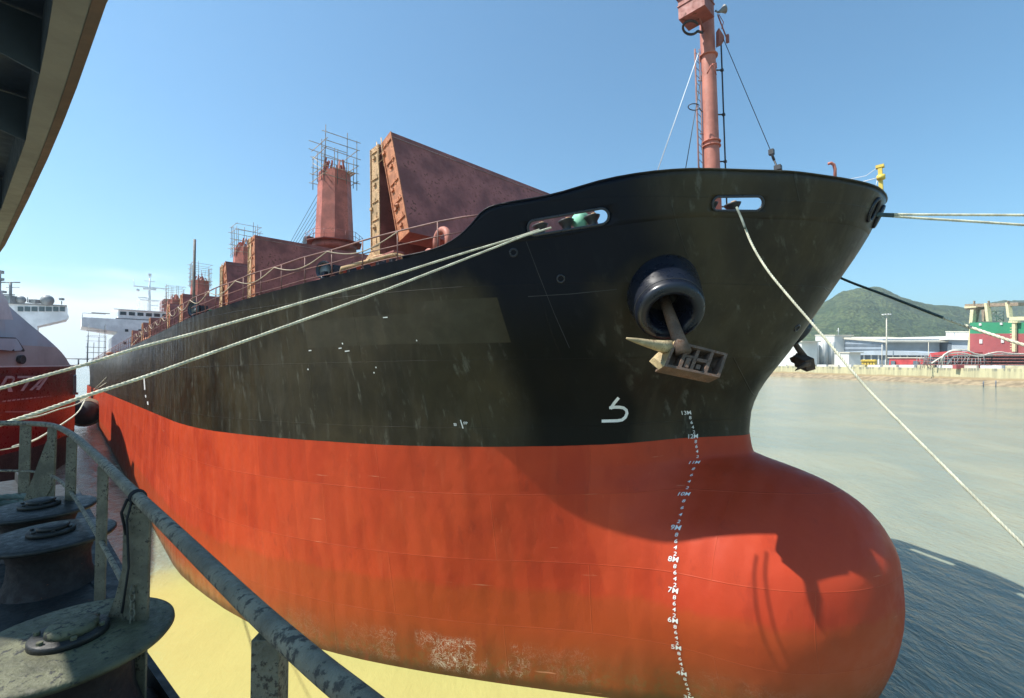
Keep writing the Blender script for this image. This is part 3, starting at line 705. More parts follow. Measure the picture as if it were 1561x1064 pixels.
# slack rope tied along the rail
m = MB(); pts = []
for i in range(0, 161):
    s = 14.5+i*.28; ph = (i % 12)/12
    pts.append(Vector((s, hull_off(s, deckk(s))-.1, deckk(s)+1.08-.38*math.sin(math.pi*ph))))
m.tube(pts, .022, 5); m.build('safety_rope', BAMB, RAIL, local=True)

# fairlead roller bank at the deck edge, gooseneck vents, ventilators
def deckpt(px, py, ins=.5, lift=0):
    """on the deck near its edge below this photo pixel (search along the edge)"""
    best = None
    for i in range(600):
        s = 10+i*.25; p = Vector((s, hull_off(s, deckk(s))-ins, deckk(s)+lift)); v = MS @ p-CP; d = v.dot(CF)
        x = 780.5+F*v.x/d
        if best is None or abs(x-px) < best[0]: best = (abs(x-px), p)
    return best[1]
p1 = deckpt(525, 0, .25); p2 = deckpt(598, 0, .45)
m = MB(); up = Vector((0,0,1))
m.tube([p1+up*.1+Vector((.1,0,0)), p1+up*.30, p1.lerp(p2,.5)+up*.36, p2+up*.40, p2+up*.36+Vector((-.15,-.25,0)), p2+up*.05+Vector((-.2,-.3,0))], .085, 10)
m.build('mooring_fairlead', OCHR, SHIP, local=True)
m = MB()
for f in (.12, .4, .68, .93):
    q = p1.lerp(p2, f); m.prism([q+Vector((-.18,0,0)), q+Vector((.18,0,0)), q+Vector((.08,0,.3)), q+Vector((-.08,0,.3))], (0,-.3,0))
m.build('fairlead_bracket', DARK, SHIP, local=True)
def gooseneck(px, ins, wd, h, r, mat, dirv=(1,0,0)):
    b = deckpt(px, 0, ins); d = Vector(dirv).normalized(); pts = [b]
    for i in range(11):
        a = math.pi-math.pi*i/10; pts.append(b+d*(wd/2+wd/2*math.cos(a))+Vector((0,0,h-wd/2+wd/2*math.sin(a)))) 
    pts.append(pts[-1]+Vector((0,0,-h*.28)))
    m = MB(); m.tube(pts, r, 14); e = pts[-1]; m.lathe([(r*1.35,-.1),(r*1.35,.02)], e, (0,0,1), 14)
    return m.build('gooseneck_vent', mat, SHIP, local=True)
gooseneck(688, .6, .75, 1.0, .13, PINK)
gooseneck(655, 1.6, .5, .7, .08, PINK)
gooseneck(586, 1.2, .45, .7, .07, DARK)
def cowl(px, D_r, name='vent_cowl'):
    b = deckpt(px, 0, .35); c = b+Vector((0,0,D_r*1.15)); ax = (MSI.to_3x3() @ Vector((-.35,-1,.0))).normalized()
    m = MB(); m.lathe([(D_r*.55,-.55),(D_r*.6,-.2),(D_r*.82,-.02),(D_r,.12),(D_r*1.06,.15),(D_r*1.0,.19),(D_r*.72,.06),(D_r*.7,.05)], c, ax, 28)
    m.box(c-ax*.35+Vector((-.3,0,0)), (.45,.35,.42)); m.box(b+Vector((0,0,.1)), (.35,.3,.5))
    o = m.build(name, BLKM, SHIP, local=True); m = MB(); m.lathe([(D_r*.74,.07),(D_r*.45,-.02),(0,-.05)], c, ax, 28); m.build('inner_cone', GREY, o, local=True); return o
cowl(498, .36); cowl(299, .45)
# thin pole standing on the deck beside the second cowl
b = deckpt(294, 0, 2.0); m = MB(); m.tube([b, b+Vector((0,0,7.2))], .09, 6); m.build('deck_pole', SCAF, SHIP, local=True)
# lashed gear along the far deck edge
rnd = random.Random(3)
for i in range(16):
    s = 62+i*6.3; b = Vector((s, 13.6+rnd.uniform(-.8,.8), deckk(s))); m = MB()
    k = i % 4
    if k == 0: m.lathe([(.35,0),(.35,.1),(.2,.15),(.2,.7),(.38,.75),(.38,.85),(0,.86)], b, n=12); m.lathe([(.35,0),(.2,.15),(.2,.7),(.38,.75),(0,.86)], b+Vector((1.1,0,0)), n=12); m.box(b+Vector((.55,0,.03)), (2.2,1,.06)); nm = 'bollard'
    elif k == 1: m.tube([b, b+Vector((0,0,1.4)), b+Vector((.25,0,1.65)), b+Vector((.5,0,1.4))], .11, 8); m.lathe([(.2,0),(.2,.06)], b, n=10); nm = 'gooseneck_vent'
    elif k == 2: m.lathe([(.3,0),(.3,1.2),(.6,1.25),(.6,1.6),(.2,1.85),(0,1.86)], b, n=14); nm = 'mushroom_vent'
    else: m.box(b+Vector((0,0,.6)), (1.3,.8,1.2)); m.box(b+Vector((0,0,1.23)), (1.4,.9,.06)); nm = 'deck_box'
    m.build(nm, (REDM, PINK, ORNG, DARK)[(i*7) % 4], SHIP, local=True)
# side shell gear on the bulwark: rollers behind the chocks
def roller(px, py, sc=1.0):
    h, n = on_bul(px, py); 
    if n.y < 0: n = -n
    q = h-n*.55; kd = deckk(q.x)-.03; cz = h.z
    m = MB(); b = Vector((q.x, q.y, kd)); H = cz-kd+.1
    m.lathe([(.30,0),(.28,H*.15),(.17,H*.35),(.14,H*.6),(.17,H*.75),(.26*sc,H*.95),(.28*sc,H*1.03),(.2,H*1.08),(0,H*1.12)], b, (.08,.1,1), 20)
    o = m.build('roller_fairlead', DARK, SHIP, local=True)
    m = MB(); m.lathe([(.09,0),(.09,.05),(0,.06)], b+Vector((.01,.02,H*1.1)), (.08,.1,1), 12); m.build('roller_cap', OCHR, o, local=True)
roller(825, 341); roller(866, 334); roller(908, 327); roller(1099, 308); roller(1135, 308)
h, n = on_bul(886, 336); n = n if n.y > 0 else -n
q = MS @ (h-n*.75); 
m = MB(); rnd = random.Random(5)
rows = []
for i in range(9):
    th = math.pi*i/8; rows.append([q+Vector((.30*math.sin(th)*math.cos(a)*(1+.25*rnd.uniform(-1,1)), .28*math.sin(th)*math.sin(a)*(1+.2*rnd.uniform(-1,1)), .34*math.cos(th)-.02)) for a in [2*math.pi*k/12 for k in range(12)]+[0]])
for r in rows: r[-1] = r[0]
m.grid(rows, True)
TARP = paint('mint_canvas', (.25,.62,.45), .7, .2, bump=.3)
tag(m.build('canvas_bundle', TARP), 'mint green canvas bundle between two rollers in the long slot of the black bow', 'bundle')
# ------------------------------------------------------------------ foremast
def mp_(px, py, D=20.62): return L(at(px, py, D))
m = MB(); base = Vector((8.0, 0, 19.6)); 
m.tube([base, base+Vector((0,0,4)), base+Vector((0,0,9)), base+Vector((.02,0,16))], [.365,.35,.325,.30], 24)
for z in (5.35, 5.55, 9.6): m.lathe([(.39,0),(.42,.01),(.42,.05),(.39,.06)], base+Vector((0,0,z)), n=24)
MAST = m.build('foremast', PINK, SHIP, local=True)
# lattice cable ladder on its left, and a pipe on brackets on its right (seen from the quay side)
m = MB(); side = (MSI.to_3x3() @ Vector((-1,0,0))).normalized()
a0 = base+side*.50; 
for k in range(27):
    z = .3+k*.36; zz = .18 if k % 2 else -.0
    m.tube([a0+side*-.09+Vector((0,0,z)), a0+side*.09+Vector((0,0,z+.2))], .016, 4)
m.tube([a0-side*.1, a0-side*.1+Vector((0,0,10))], .028, 5); m.tube([a0+side*.1, a0+side*.1+Vector((0,0,10))], .04, 5)
for z in (1,3.5,6,8.5): m.tube([base+Vector((0,0,z)), a0+Vector((0,0,z))], .03, 5)
m.build('ladder', RAILM, MAST, local=True)
m = MB(); b0 = base-side*.62
m.tube([b0, b0+Vector((0,0,10.6))], .035, 6)
for z in (.4, 2.6, 4.7, 6.9, 9.0): m.tube([base-side*.3+Vector((0,0,z)), b0+Vector((0,0,z))], .035, 5); m.box(b0+Vector((0,0,z)), (.12,.12,.1))
m.build('cable_pipe', DARK, MAST, local=True)
# box platform near the head, braces, hoop, lamps
m = MB(); c = mp_(1061, 12, 20.2); m.box(c, (1.15,1.0,.95)); m.box(c+Vector((0,0,.1)), (1.22,1.07,.05)); m.box(c+Vector((0,0,.9)), (1.3,1.2,.9)); 
m.tube([c+Vector((-.1,0,-.4)), mp_(1073,48)], .05, 5); m.build('mast_platform', REDM, MAST, local=True)
m = MB(); m.box(mp_(1041, 22), (.22,.3,.34)); m.tube([mp_(1045,5), mp_(1038,12), mp_(1038,24), mp_(1043,30)], .045, 5); m.build('floodlight', DARK, MAST, local=True)
def hoop(px, py, rx, ry, r, D=20.4, name='ladder_hoop'):
    m = MB(); m.tube([mp_(px+rx*math.cos(R(a)), py+ry*math.sin(R(a)), D+.25*math.sin(R(a))) for a in range(30, 340, 20)], r, 6); m.tube([mp_(px+rx*math.cos(R(30)), py+ry*math.sin(R(30)), D+.1), mp_(1071, py+8)], r, 6)
    m.build(name, DARK, MAST, local=True)
hoop(1053, 42, 12, 10.5, .055); hoop(1058, 163, 9, 5, .022)
m = MB(); m.lathe([(.04,0),(.07,.15),(.17,.34),(.19,.36)], mp_(1094, 19), MSI.to_3x3() @ Vector((1,0,.5)), 14); m.tube([mp_(1090,16), mp_(1096,19)], .04, 5); m.build('horn', GREY, MAST, local=True)
m = MB(); m.prism([mp_(1096,66), mp_(1104,62), mp_(1104,55), mp_(1096,42)], MSI.to_3x3() @ Vector((0,.3,0))); m.box(mp_(1109,59), (.12,.12,.35)); m.tube([mp_(1094,22), mp_(1100,38), mp_(1107,56)], .03, 5); m.tube([mp_(1096,22), mp_(1103,34), mp_(1100,44)], .02, 4); m.build('signal_lamp', REDM, MAST, local=True)
m = MB(); m.tube([mp_(1078,112,20.25), mp_(1084,100,20.2), mp_(1092,96,20.2), mp_(1092,104,20.2)], .03, 5); m.tube([mp_(1086,97,20.2), mp_(1092,114,20.2)], .025, 5); m.build('clamp_band', REDL, MAST, local=True)
# stays
def deckfoot(px, D):
    p = L(at(px, 262, D)); return Vector((p.x, p.y, deckk(max(2.5, p.x))+.1))
for (a, b, r) in (((1067, 75, 20.5), (1001, 264, 19.0), .018), ((1070, 110, 20.5), (1044, 264, 19.8), .018)):
    m = MB(); m.tube([L(at(*a)), L(at(*b))], r, 5); m.build('mast_stay', WHIT if b[0] < 1020 else WIRE, MAST, local=True)
m = MB(); m.tube([mp_(1103, 60, 20.6), mp_(1174, 228, 20.0)], .016, 5)
m.tube([mp_(1174,228,20.0), mp_(1180,244,19.9)], .06, 6); m.box(mp_(1176,232,20), (.2,.2,.22)); m.tube([mp_(1180,244,19.9), mp_(1186,258,19.8), mp_(1190,290,19.7)], .045, 6); m.box(mp_(1186,256,19.8), (.26,.26,.2))
m.build('mast_stay', DARK, MAST, local=True)
# bent pipe and yellow jack staff at the stem
m = MB(); m.tube([mp_(1273,275,17.4), mp_(1273,258,17.4), mp_(1271,251,17.4), mp_(1267,248.5,17.4), mp_(1263,249.5,17.4)], .055, 8); m.build('vent_pipe', PINK, SHIP, local=True)
m = MB(); a, b = mp_(1341.5, 254, 16.9), mp_(1344.0, 306, 16.9); m.beam(a, b, .17, .12, (1,0,0)); m.box(a, (.24,.2,.1)); m.lathe([(.13,-.04),(.13,.12)], mp_(1343,272,16.85), n=10)
JS = m.build('jack_staff', YELL, SHIP, local=True)
m = MB(); m.tube([mp_(1338,271,16.9), mp_(1300,281,17.6)], .015, 4); m.tube([mp_(1337,256,16.9), mp_(1320,268,17.2), mp_(1295,273,17.6)], .01, 4); m.tube([mp_(1338,272,16.9), mp_(1334,288,16.9)], .012, 4); m.build('guy_rope', WHIT, JS, local=True)
# windlass and gear on the forecastle
m = MB()
for sy in (-1, 1):
    c = Vector((10.2, 3.6*sy, deckk(10)+.75)); m.lathe([(.75,-.9),(.75,-.82),(.42,-.8),(.42,.5),(.75,.52),(.75,.6),(.3,.62),(.3,1.2),(.38,1.25)], c, (0,sy,0), 24); m.box(c-Vector((0,0,.4)), (1.4,2.4,.7))
m.build('windlass', REDM, SHIP, local=True)

# ------------------------------------------------------------------ hawse bolster with the anchor
def bolster(side):
    def fl(p): return Vector((p.x, p.y*side, p.z))
    C = on_hull(1010, 447); nrm = on_hull(1010, 447, 1.0)-C
    down = MSI.to_3x3() @ Vector((0,0,-1))
    lip = L(at(1024.5, 482, (MS @ C-CP).dot(CF)-1.2)); ax = (lip-C).normalized(); H = (lip-C).length
    m = MB(); prof = [(1.34,-.9),(1.27,0),(1.14,H*.6),(1.09,H*.76)]
    for i in range(9):
        a = math.pi*i/8; prof.append((.875+.215*math.cos(a), H*.80+.20*math.sin(a)))
    prof += [(.58,H*.6),(.57,0),(.57,-.7),(0,-.72)]
    m.lathe(prof, fl(C), fl(ax), 48)
    o = m.build('hawse_bolster', BLKM, SHIP, local=True)
    m = MB(); q = fl(ax).to_track_quat('Z','Y'); m.tube([fl(C)+q @ Vector((1.115*math.cos(R(a)), 1.115*math.sin(R(a)), H*.70)) for a in range(0,360,10)], .014, 5, closed=True)
    m.build('weld_seam', DARK, o, local=True)
    return C, ax, H
BC, BAX, BH = bolster(1); bolster(-1)
ANC = paint('anchor_paint', (.46,.36,.20), .75, .4, .45, (.16,.09,.05), 1.8, .6)
ANCD = paint('anchor_rust', (.15,.10,.072), .8, .35, .5, (.12,.06,.035), 2.5, .6)
lipD = (MS @ (BC+BAX*BH)-CP).dot(CF)
def anchor(side, label):
    Dn = lipD
    def W(px, py, D):
        p = L(at(px, py, D)); p.y *= side; return MS @ p
    t = thing('anchor', label, 'anchor', tuple(W(1055, 552, Dn)), 'anchors of the black cargo ship')
    a, b = W(1011, 452, Dn+1.0), W(1042, 538, Dn-.15)
    m = MB(); d = (b-a); m.tube([a, a+d*.3, a+d*.7, b], [.17,.19,.21,.26], 8); m.build('shank', ANCD, t)
    # crown: an open casting with ribs and pockets
    c00, c10, c11, c01 = W(1029,518.6,Dn-.05), W(1109.6,539,Dn+.15), W(1097,575.5,Dn-.25), W(1012.4,558,Dn-.45)
    nn = (c10-c00).cross(c01-c00).normalized(); 
    if nn.dot(CP-c00) < 0: nn = -nn
    if side < 0: nn = -nn
    def P(u, v, w=0): return (c00*(1-u)+c10*u)*(1-v)+(c01*(1-u)+c11*u)*v-nn*w
    m = MB()
    def blk(u0, u1, v0, v1, w0, w1):
        vs = [P(u, v, w) for w in (w0, w1) for u, v in ((u0,v0),(u1,v0),(u1,v1),(u0,v1))]
        m.add(vs, [(0,1,2,3),(7,6,5,4),(0,4,5,1),(1,5,6,2),(2,6,7,3),(3,7,4,0)])
    blk(0, 1, 0, .09, 0, .6); blk(0, 1, .91, 1, 0, .6); blk(0, .05, .09, .91, 0, .6); blk(.95, 1, .09, .91, 0, .6)
    blk(.05, .95, .09, .91, .45, .58)
    blk(.24, .30, .09, .91, .02, .45); blk(.70, .76, .09, .91, .01, .45); blk(.46, .52, .09, .91, .08, .45)
    blk(.30, .46, .36, .46, .1, .45); blk(.52, .70, .42, .54, .04, .45); blk(.33, .42, .5, .86, .05, .45); blk(.56, .64, .62, .80, .12, .45)
    m.build('crown', ANCD, t)
    m = MB()
    lf = [P(0,.0,.0), P(0,1,.0), P(-.16,.62,.35), P(-.05,.15,.5)]
    m.prism(lf, nn*-.35); m.build('arm', ANC if side > 0 else ANCD, t); m = MB()
    tip = W(955, 515.5, Dn-.9); mid = W(990, 524, Dn-.55); r0 = P(0,.18,.25)
    m.tube([r0, r0.lerp(mid,.5), mid, mid.lerp(tip,.6), tip], [.26,.19,.14,.085,.03], 6)
    m.build('fluke', ANC if side > 0 else ANCD, t); m = MB()
    tip2 = P(1.25,.35,1.5); m.tube([P(.95,.3,.35), P(1.05,.3,.8), tip2], [.24,.17,.03], 6)
    m.build('fluke', ANCD, t)
    if side < 0: t.scale = (.72, .72, .72)
    return t
anchor(1, 'rust-stained cream anchor hanging from the round black hawse hole in the middle of the bow')
anchor(-1, 'dark anchor poking out beyond the stem edge above the water, in shade')

# ------------------------------------------------------------------ painted marks on the shell
MARK = paint('white_mark', (.80,.80,.78), .5, .1, .05, sc_=3, bump=.1)
def stroke(name, pix, wpx, out=.012, parent=None, mat=None):
    m = MB(); P = [Vector((p[0], p[1])) for p in pix]; Q = []
    for i in range(len(P)-1):
        n = max(1, int((P[i+1]-P[i]).length/3)); Q += [P[i].lerp(P[i+1], k/n) for k in range(n)]
    Q.append(P[-1]); L1, R1 = [], []
    for i, p in enumerate(Q):
        d = (Q[min(i+1, len(Q)-1)]-Q[max(i-1, 0)]).normalized(); nrm = Vector((-d.y, d.x))*wpx/2
        a, b = on_hull(*(p+nrm), out), on_hull(*(p-nrm), out)
        if a is not None and b is not None: L1.append(a); R1.append(b)
    m.grid([L1, R1], False); return m.build(name, mat or MARK, SHIP, local=True)
arc = [(937+0,620.5), (944,620.5), (950,621.5), (954.5,625), (955.5,630), (953,636), (948,640), (941,641.2)]
stroke('bulb_symbol', [(943,606), (936,614.5), (930.5,623)], 4.6); stroke('bulb_symbol', [(928.5,621.3)]+arc+[(930,641.5), (917,641.8)], 4.6)
stroke('frame_mark', [(702,640), (706,653)], 1.5)
glyphs = {}
def glyph(txt):
    if txt in glyphs: return glyphs[txt]
    c = bpy.data.curves.new('t', 'FONT'); c.body = txt; c.size = 1; c.resolution_u = 3; c.offset = .012
    o = bpy.data.objects.new('t', c); COL.objects.link(o); bpy.context.view_layer.update()
    me = bpy.data.meshes.new_from_object(o.evaluated_get(bpy.context.evaluated_depsgraph_get()))
    vs = [v.co.copy() for v in me.vertices]; fs = [tuple(p.vertices) for p in me.polygons]
    bpy.data.objects.remove(o); bpy.data.meshes.remove(me); glyphs[txt] = (vs, fs, max(v.x for v in vs)); return glyphs[txt]
def hull_text(m, txt, s0, k0, size, wid=1.0, italic=0.0):
    vs, fs, wd = glyph(txt); e = .1; dy = (hull_off(s0+e, k0)-hull_off(s0-e, k0))/(2*e); f = 1/math.sqrt(1+dy*dy)
    dk = (hull_off(s0, k0+e)-hull_off(s0, k0-e))/(2*e); g = 1/math.sqrt(1+dk*dk)
    m.add([hull_p(s0-((v.x-wd/2)*wid+v.y*italic)*size*f, k0+v.y*size*g, .015) for v in vs], fs)
mark_s = pchip([2, 3, 5, 7, 8, 9, 10, 11, 12, 13], [7.55, 7.58, 7.66, 7.66, 7.72, 7.80, 7.95, 8.08, 8.17, 8.24])
for k in range(2, 14):
    if k > 2: m = MB(); hull_text(m, '%dM' % k, mark_s(k)+.03, k, .25, 1.15, .1); m.build('draft_mark', MARK, SHIP, local=True)
    if k < 13:
        for j, t in enumerate(('2','4','6','8')): m = MB(); hull_text(m, t, mark_s(k+.2*(j+1))-.03, k+.2*(j+1), .19, 1.25, .1); m.build('draft_mark', MARK, SHIP, local=True)
m = MB()
for txt, px, py, sz in (('SI', 694, 647, .15), ('FP', 710, 645, .15)):
    p = on_hull(px, py+2); hull_text(m, txt, p.x, p.z, sz, 1.1)
m.build('frame_mark', MARK, SHIP, local=True)
# midship draft scale and small white ticks
m = MB()
stroke('draft_mark', [(219.5,572), (221,594)], 1.8); stroke('draft_mark', [(222,602), (222.6,606)], 1.6); stroke('draft_mark', [(225.2,612), (225.8,617)], 1.8)
for px, py, dx, dy in ((471,534.5,4,-.5), (516.5,531,4.5,-.5), (526,535.5,7,-.8), (522,522.5,0,2.5), (584,484,7,-.5), (635,518,0,2), (469.5,562,0,2), (570,567,0,2), (573,559,0,2)):
    stroke('paint_tick', [(px, py), (px+max(dx,.8), py+dy)], 1.5)
stroke('cable_line', [(800,362), (822,420), (845,478), (868,530)], .7, .02, mat=DARK)
stroke('bow_ledge', [(805,452), (870,448), (940,441)], 1.0, .01, mat=DARK)
# small ring recesses (row of eyes) on the topsides
for px, py in ((783, 385), (855, 425), (1215, 500)):
    c = on_hull(px, py, .0); n = (on_hull(px, py, .1)-c).normalized(); m = MB()
    m.lathe([(.15,-.05),(.16,.02),(.12,.035),(.09,.02),(.08,-.05)], c, n, 16); m.build('side_eye', BLKM, SHIP, local=True)
# bow thruster-like bar rings and the stem chock at the very front
hh = on_bul(1331, 320); n = hh[1]; n = n if n.y > 0 else -n
for sd in (1, -1):
    cc = Vector((hh[0].x, hh[0].y*sd, hh[0].z)); nn = Vector((n.x, n.y*sd, n.z)); q = nn.to_track_quat('Z','Y')
    m = MB(); m.tube([cc+q @ Vector((.22*math.cos(R(a)), .38*math.sin(R(a)), .02)) for a in range(0,360,15)], .07, 8, closed=True); m.build('stem_chock', BLKM, SHIP, local=True)

# ------------------------------------------------------------------ accommodation block, far aft
S0 = 161.0
def acc(poly, s0, s1, name, mat, parent=SHIP): m = MB(); m.prism([Vector((s0, o, k)) for o, k in poly], (s1-s0, 0, 0)); return m.build(name, mat, parent, local=True)
ACC = acc([(12.2,17.5),(12.2,24.9),(11.0,26.4),(18.1,27.6),(18.1,29.9),(-18.1,29.9),(-18.1,27.6),(-12.2,25.2),(-12.2,17.5)], S0, S0+14, 'superstructure', WHIT)
m = MB(); m.box((S0+3, 0, 31.2), (6, 22, 2.4)); m.box((S0+3, 0, 32.5), (7, 24, .15)); m.build('wheelhouse', WHIT, ACC, local=True)
WIN = paint('window_glass', (.03,.04,.05), .15, .1, bump=.02)
for i in range(12):
    m = MB(); m.box((S0-.03, 10-i*1.82, 31.5), (.08, 1.3, .9)); m.build('window', WIN, ACC, local=True)
for o, k in ((9.2,26.9),(6.4,27.0),(9.5,23.5),(6.5,23.5),(3,23.5),(9.5,20.8),(6.5,20.8)):
    m = MB(); m.box((S0-.03, o, k), (.08,.7,.7)); m.build('window', WIN, ACC, local=True)
m = MB()
for sy in (1,-1): m.tube([(S0+.1, sy*18, 30.0), (S0+.1, sy*18, 31.0), (S0+.1, sy*13.5, 31.0)], .07, 5); m.box((S0+.1, sy*14.5, 31.2), (.5,3.6,.18))
m.box((S0+.3, 5.5, 30.05), (.6, 12, .28)); m.build('wing_rail', GREY, ACC, local=True)
m = MB(); b = Vector((S0+5, 4.0, 32.5))
m.tube([b, b+Vector((0,0,4)), b+Vector((0,0,10.5))], [.45,.35,.12], 8); m.box(b+Vector((0,0,7.4)), (.5,7.2,.25)); m.box(b+Vector((0,0,6.9)), (.9,3.0,.5)); m.box(b+Vector((0,0,3.6)), (1.6,4.4,.2)); m.box(b+Vector((0,0,9.2)), (.3,2.4,.12))
m.tube([b+Vector((0,3.4,7.4)), b+Vector((0,3.6,9.3))], .06, 4); m.box(b+Vector((0,1.5,4.3)), (.5,2.2,.25)); m.box(b+Vector((0,-1.2,2.2)), (.5,1.8,.25)); m.sphere(b+Vector((0,2.6,6.3)), .45, 8, 6); m.box(b+Vector((0,0,11)), (.4,.7,.8))
m.build('radar_mast', WHIT, ACC, local=True)
m = MB(); m.box((S0+12, -2, 33.5), (5,5,7.5)); m.box((S0+12, -2, 37.4), (4,4,.5)); m.build('funnel', REDM, SHIP, local=True)
scaffold(tuple(SW(S0+4, 4.0, 30.0)), 'pale scaffold cage standing round the white radar mast far aft', 3.0, 2.6, 6.2, 31, 6, WHIT, angle_s)
scaffold(tuple(at(146, 556, 118)), 'white-grey scaffold hanging low beside the far stern under the white bridge wing', 2.1, 1.6, 9.2, 37, 7, GREY, angle_s)
# ================================================================== the neighbouring red and grey ship
def NS(n, s, z=0): return Vector((N_.x*n+A_.x*s, N_.y*n+A_.y*s, z))
def proj(p):
    v = Vector(p)-CP; d = v.dot(CF); return 780.5+F*v.x/d, 532-F*v.dot(CU)/d, d
NRED = paint('ship_red', (.22,.022,.026), .34, .25, .0, sc_=.4, bump=.12)
NGRY = paint('ship_grey', (.42,.53,.60), .45, .1, .02, sc_=.3, bump=.05)
NGR2 = paint('ship_warm_grey', (.48,.44,.42), .5, .12, .02, sc_=.3, bump=.05)
NBLK = paint('ship_dark_boot', (.045,.05,.05), .6, .3, .1, bump=.2)
nb_n = pchip([44, 46, 50, 55, 60, 63.5, 66, 70, 76, 82, 88, 89.3, 90.5, 96, 230], [-14, -11.3, -9.2, -7.1, -5.6, -4.7, -4.0, -2.0, -.3, .7, 1.15, .9, -1.2, -1.6, -2])
ssn = [44, 44.3, 45, 46, 48, 50, 52.5, 55, 57.5, 60, 62, 63.5, 64.7, 66, 68, 70, 73, 76, 79, 82, 85, 88, 88.8, 89.3, 90.5, 96, 120, 230]
def nside(z, flare=0.0):
    a = [NS(nb_n(s)+(flare*max(0, (z-4))*.02), s+max(0, (80-s)/20)*(12-z)*.16*1, z) for s in ssn]
    b = [NS(-28-nb_n(s), s+max(0, (80-s)/20)*(12-z)*.16, z) for s in ssn[::-1]]
    return a, b
NSHIP = thing('moored_ship', 'dark red and grey ship at the left edge with slanted letters on its side', 'ship', tuple(NS(-14, 90, 0)))
def wall(z0, z1, name, mat, n=6):
    m = MB(); rows = []
    for i in range(n+1):
        a, b = nside(z0+(z1-z0)*i/n); rows.append(a+b)
    m.grid(rows, True); a, b = nside(z1); k = len(a); m.add([v-Vector((0,0,.02)) for v in a+b], [(i, i+1, 2*k-2-i, 2*k-1-i) for i in range(k-1)])
    return m.build(name, mat, NSHIP)
wall(-1, 3.5, 'boot_top', NBLK, 2); NH = wall(3.5, 12.0, 'hull', NRED, 10); wall(12.0, 12.14, 'sheer_stripe', WHIT, 1)
# grey upper works: a wedge that falls away aft, on a warm grey strake
def topline(x):
    return pchip([-520, -320, -100, 0, 40, 80, 92, 100, 104, 109], [-60, 140, 352, 450, 487, 522, 534, 544, 551, 560])(x)
a12, _ = nside(12.14)
def upper(frac0, frac1, name, mat):
    m = MB(); lo, hi = [], []; dense = []
    for i in range(len(a12)-1):
        for k in range(8): dense.append(a12[i].lerp(a12[i+1], k/8))
    for p in dense:
        x, y, d = proj(p)
        if x > 108.5: break
        r = math.hypot(p.x, p.y); zt = CAM_H+(553-topline(x))/F*d
        zt = max(12.2, min(zt, 34))
        zm = min(zt, 14.2)
        z0, z1 = (12.14, zm) if frac0 == 0 else (zm, zt)
        lean = Vector((-N_.x, -N_.y, 0))
        lo.append(Vector((p.x, p.y, z0))+lean*(z0-12)*.05); hi.append(Vector((p.x, p.y, z1))+lean*(z1-12)*.05)
    m.grid([lo, hi], False)
    off_ = Vector((-N_.x, -N_.y, 0))*27
    far_lo = [v+off_ for v in lo]; far_hi = [v+off_ for v in hi]
    m.grid([far_hi, far_lo], False); m.grid([hi, far_hi], False)
    return m.build(name, mat, NSHIP), hi
UP0, h0 = upper(0, 0, 'lower_strake', NGR2); UP1, h1 = upper(1, 1, 'upper_works', NGRY)
def on_n(px, py, out=.03):
    """meets the curved near side of the neighbour at this pixel"""
    r = ray(px, py); best = None; P2 = [(NS(nb_n(50+i*.1)+0, 50+i*.1)) for i in range(600)]
    for i in range(len(P2)-1):
        a, b = P2[i], P2[i+1]
        # intersect in plan
        d = r.xy; e = (b-a).xy; det = d.x*(-e.y)+d.y*e.x
        if abs(det) < 1e-9: continue
        t = (a.x*(-e.y)+a.y*e.x)/det; u = (d.x*a.y-d.y*a.x)/det
        if 0 <= u <= 1 and t > 5:
            n = Vector((e.y, -e.x, 0)).normalized()
            if n.dot(r) > 0: n = -n
            if best is None or t < best[0]: best = (t, CP+r*t+n*out)
    return best[1]
def plate(px, name, mat, parent, out=.05, th=.0):
    m = MB(); m.add([on_n(x, y, out+.35) for x, y in px], [tuple(range(len(px)))]); return m.build(name, mat, parent)
def raised(poly, name, mat, out=.12):
    m = MB(); ps = [on_n(x, y, out) for x, y in poly]; n = len(ps)
    back = [on_n(x, y, out-.1) for x, y in poly]
    m.add(ps+back, [tuple(range(n))]+[(i, (i+1) % n, n+(i+1) % n, n+i) for i in range(n)]); return m.build(name, mat, NSHIP)
LET = paint('letter_grey', (.52,.40,.40), .5, .2, .1, bump=.05)
def lett(polys):
    m = MB()
    for poly in polys:
        ps = [on_n(x, y, .36) for x, y in poly]; m.add(ps, [tuple(range(len(ps)))])
    m.build('letter', LET, NSHIP)
lett([[(-14,598),(-9,598),(6,573),(1,573)], [(1,573),(11,573),(11,577),(1,577)], [(11,573),(15,575),(15.5,579),(11,586),(6,589),(3,589),(10,583),(12,579),(11,577)], [(-1,586),(8,587),(12,597.5),(2,597.5),(4.5,597.5),(3,590)]])
lett([[(20,573),(50,573),(49,576.5),(19,576.5)], [(38,576.5),(43,576.5),(29,596),(24,596)]])
lett([[(38,595),(43,595),(64,573.5),(59,573.5)], [(59,573.5),(68,573.5),(53,594.5),(48,594.5),(61,577)], [(47,588),(56,588),(54,590.5),(45,590.5)]])
for i in range(13):
    x = -2+i*8.2*(1-.022*i); y = 611.5-.78*(x)/7.2; w_ = 3.6*(1-.05*i); s_ = 1.3*(1-.05*i)
    lett([[(x-w_, y+s_), (x+w_*.6, y+s_*.8), (x+w_, y-s_), (x-w_*.5, y-s_*.8)]])
lett([[(0,627.5),(60,627.2),(60,628.4),(0,628.8)]])
m = MB(); pc = on_n(29, 548, .3); nn = (on_n(29,548,1.3)-on_n(29,548,.3)).normalized(); m.lathe([(.42,-.3),(.46,.02),(.40,.05),(.34,.03),(0,.03)], pc, nn, 20); m.build('porthole', DARK, NSHIP)
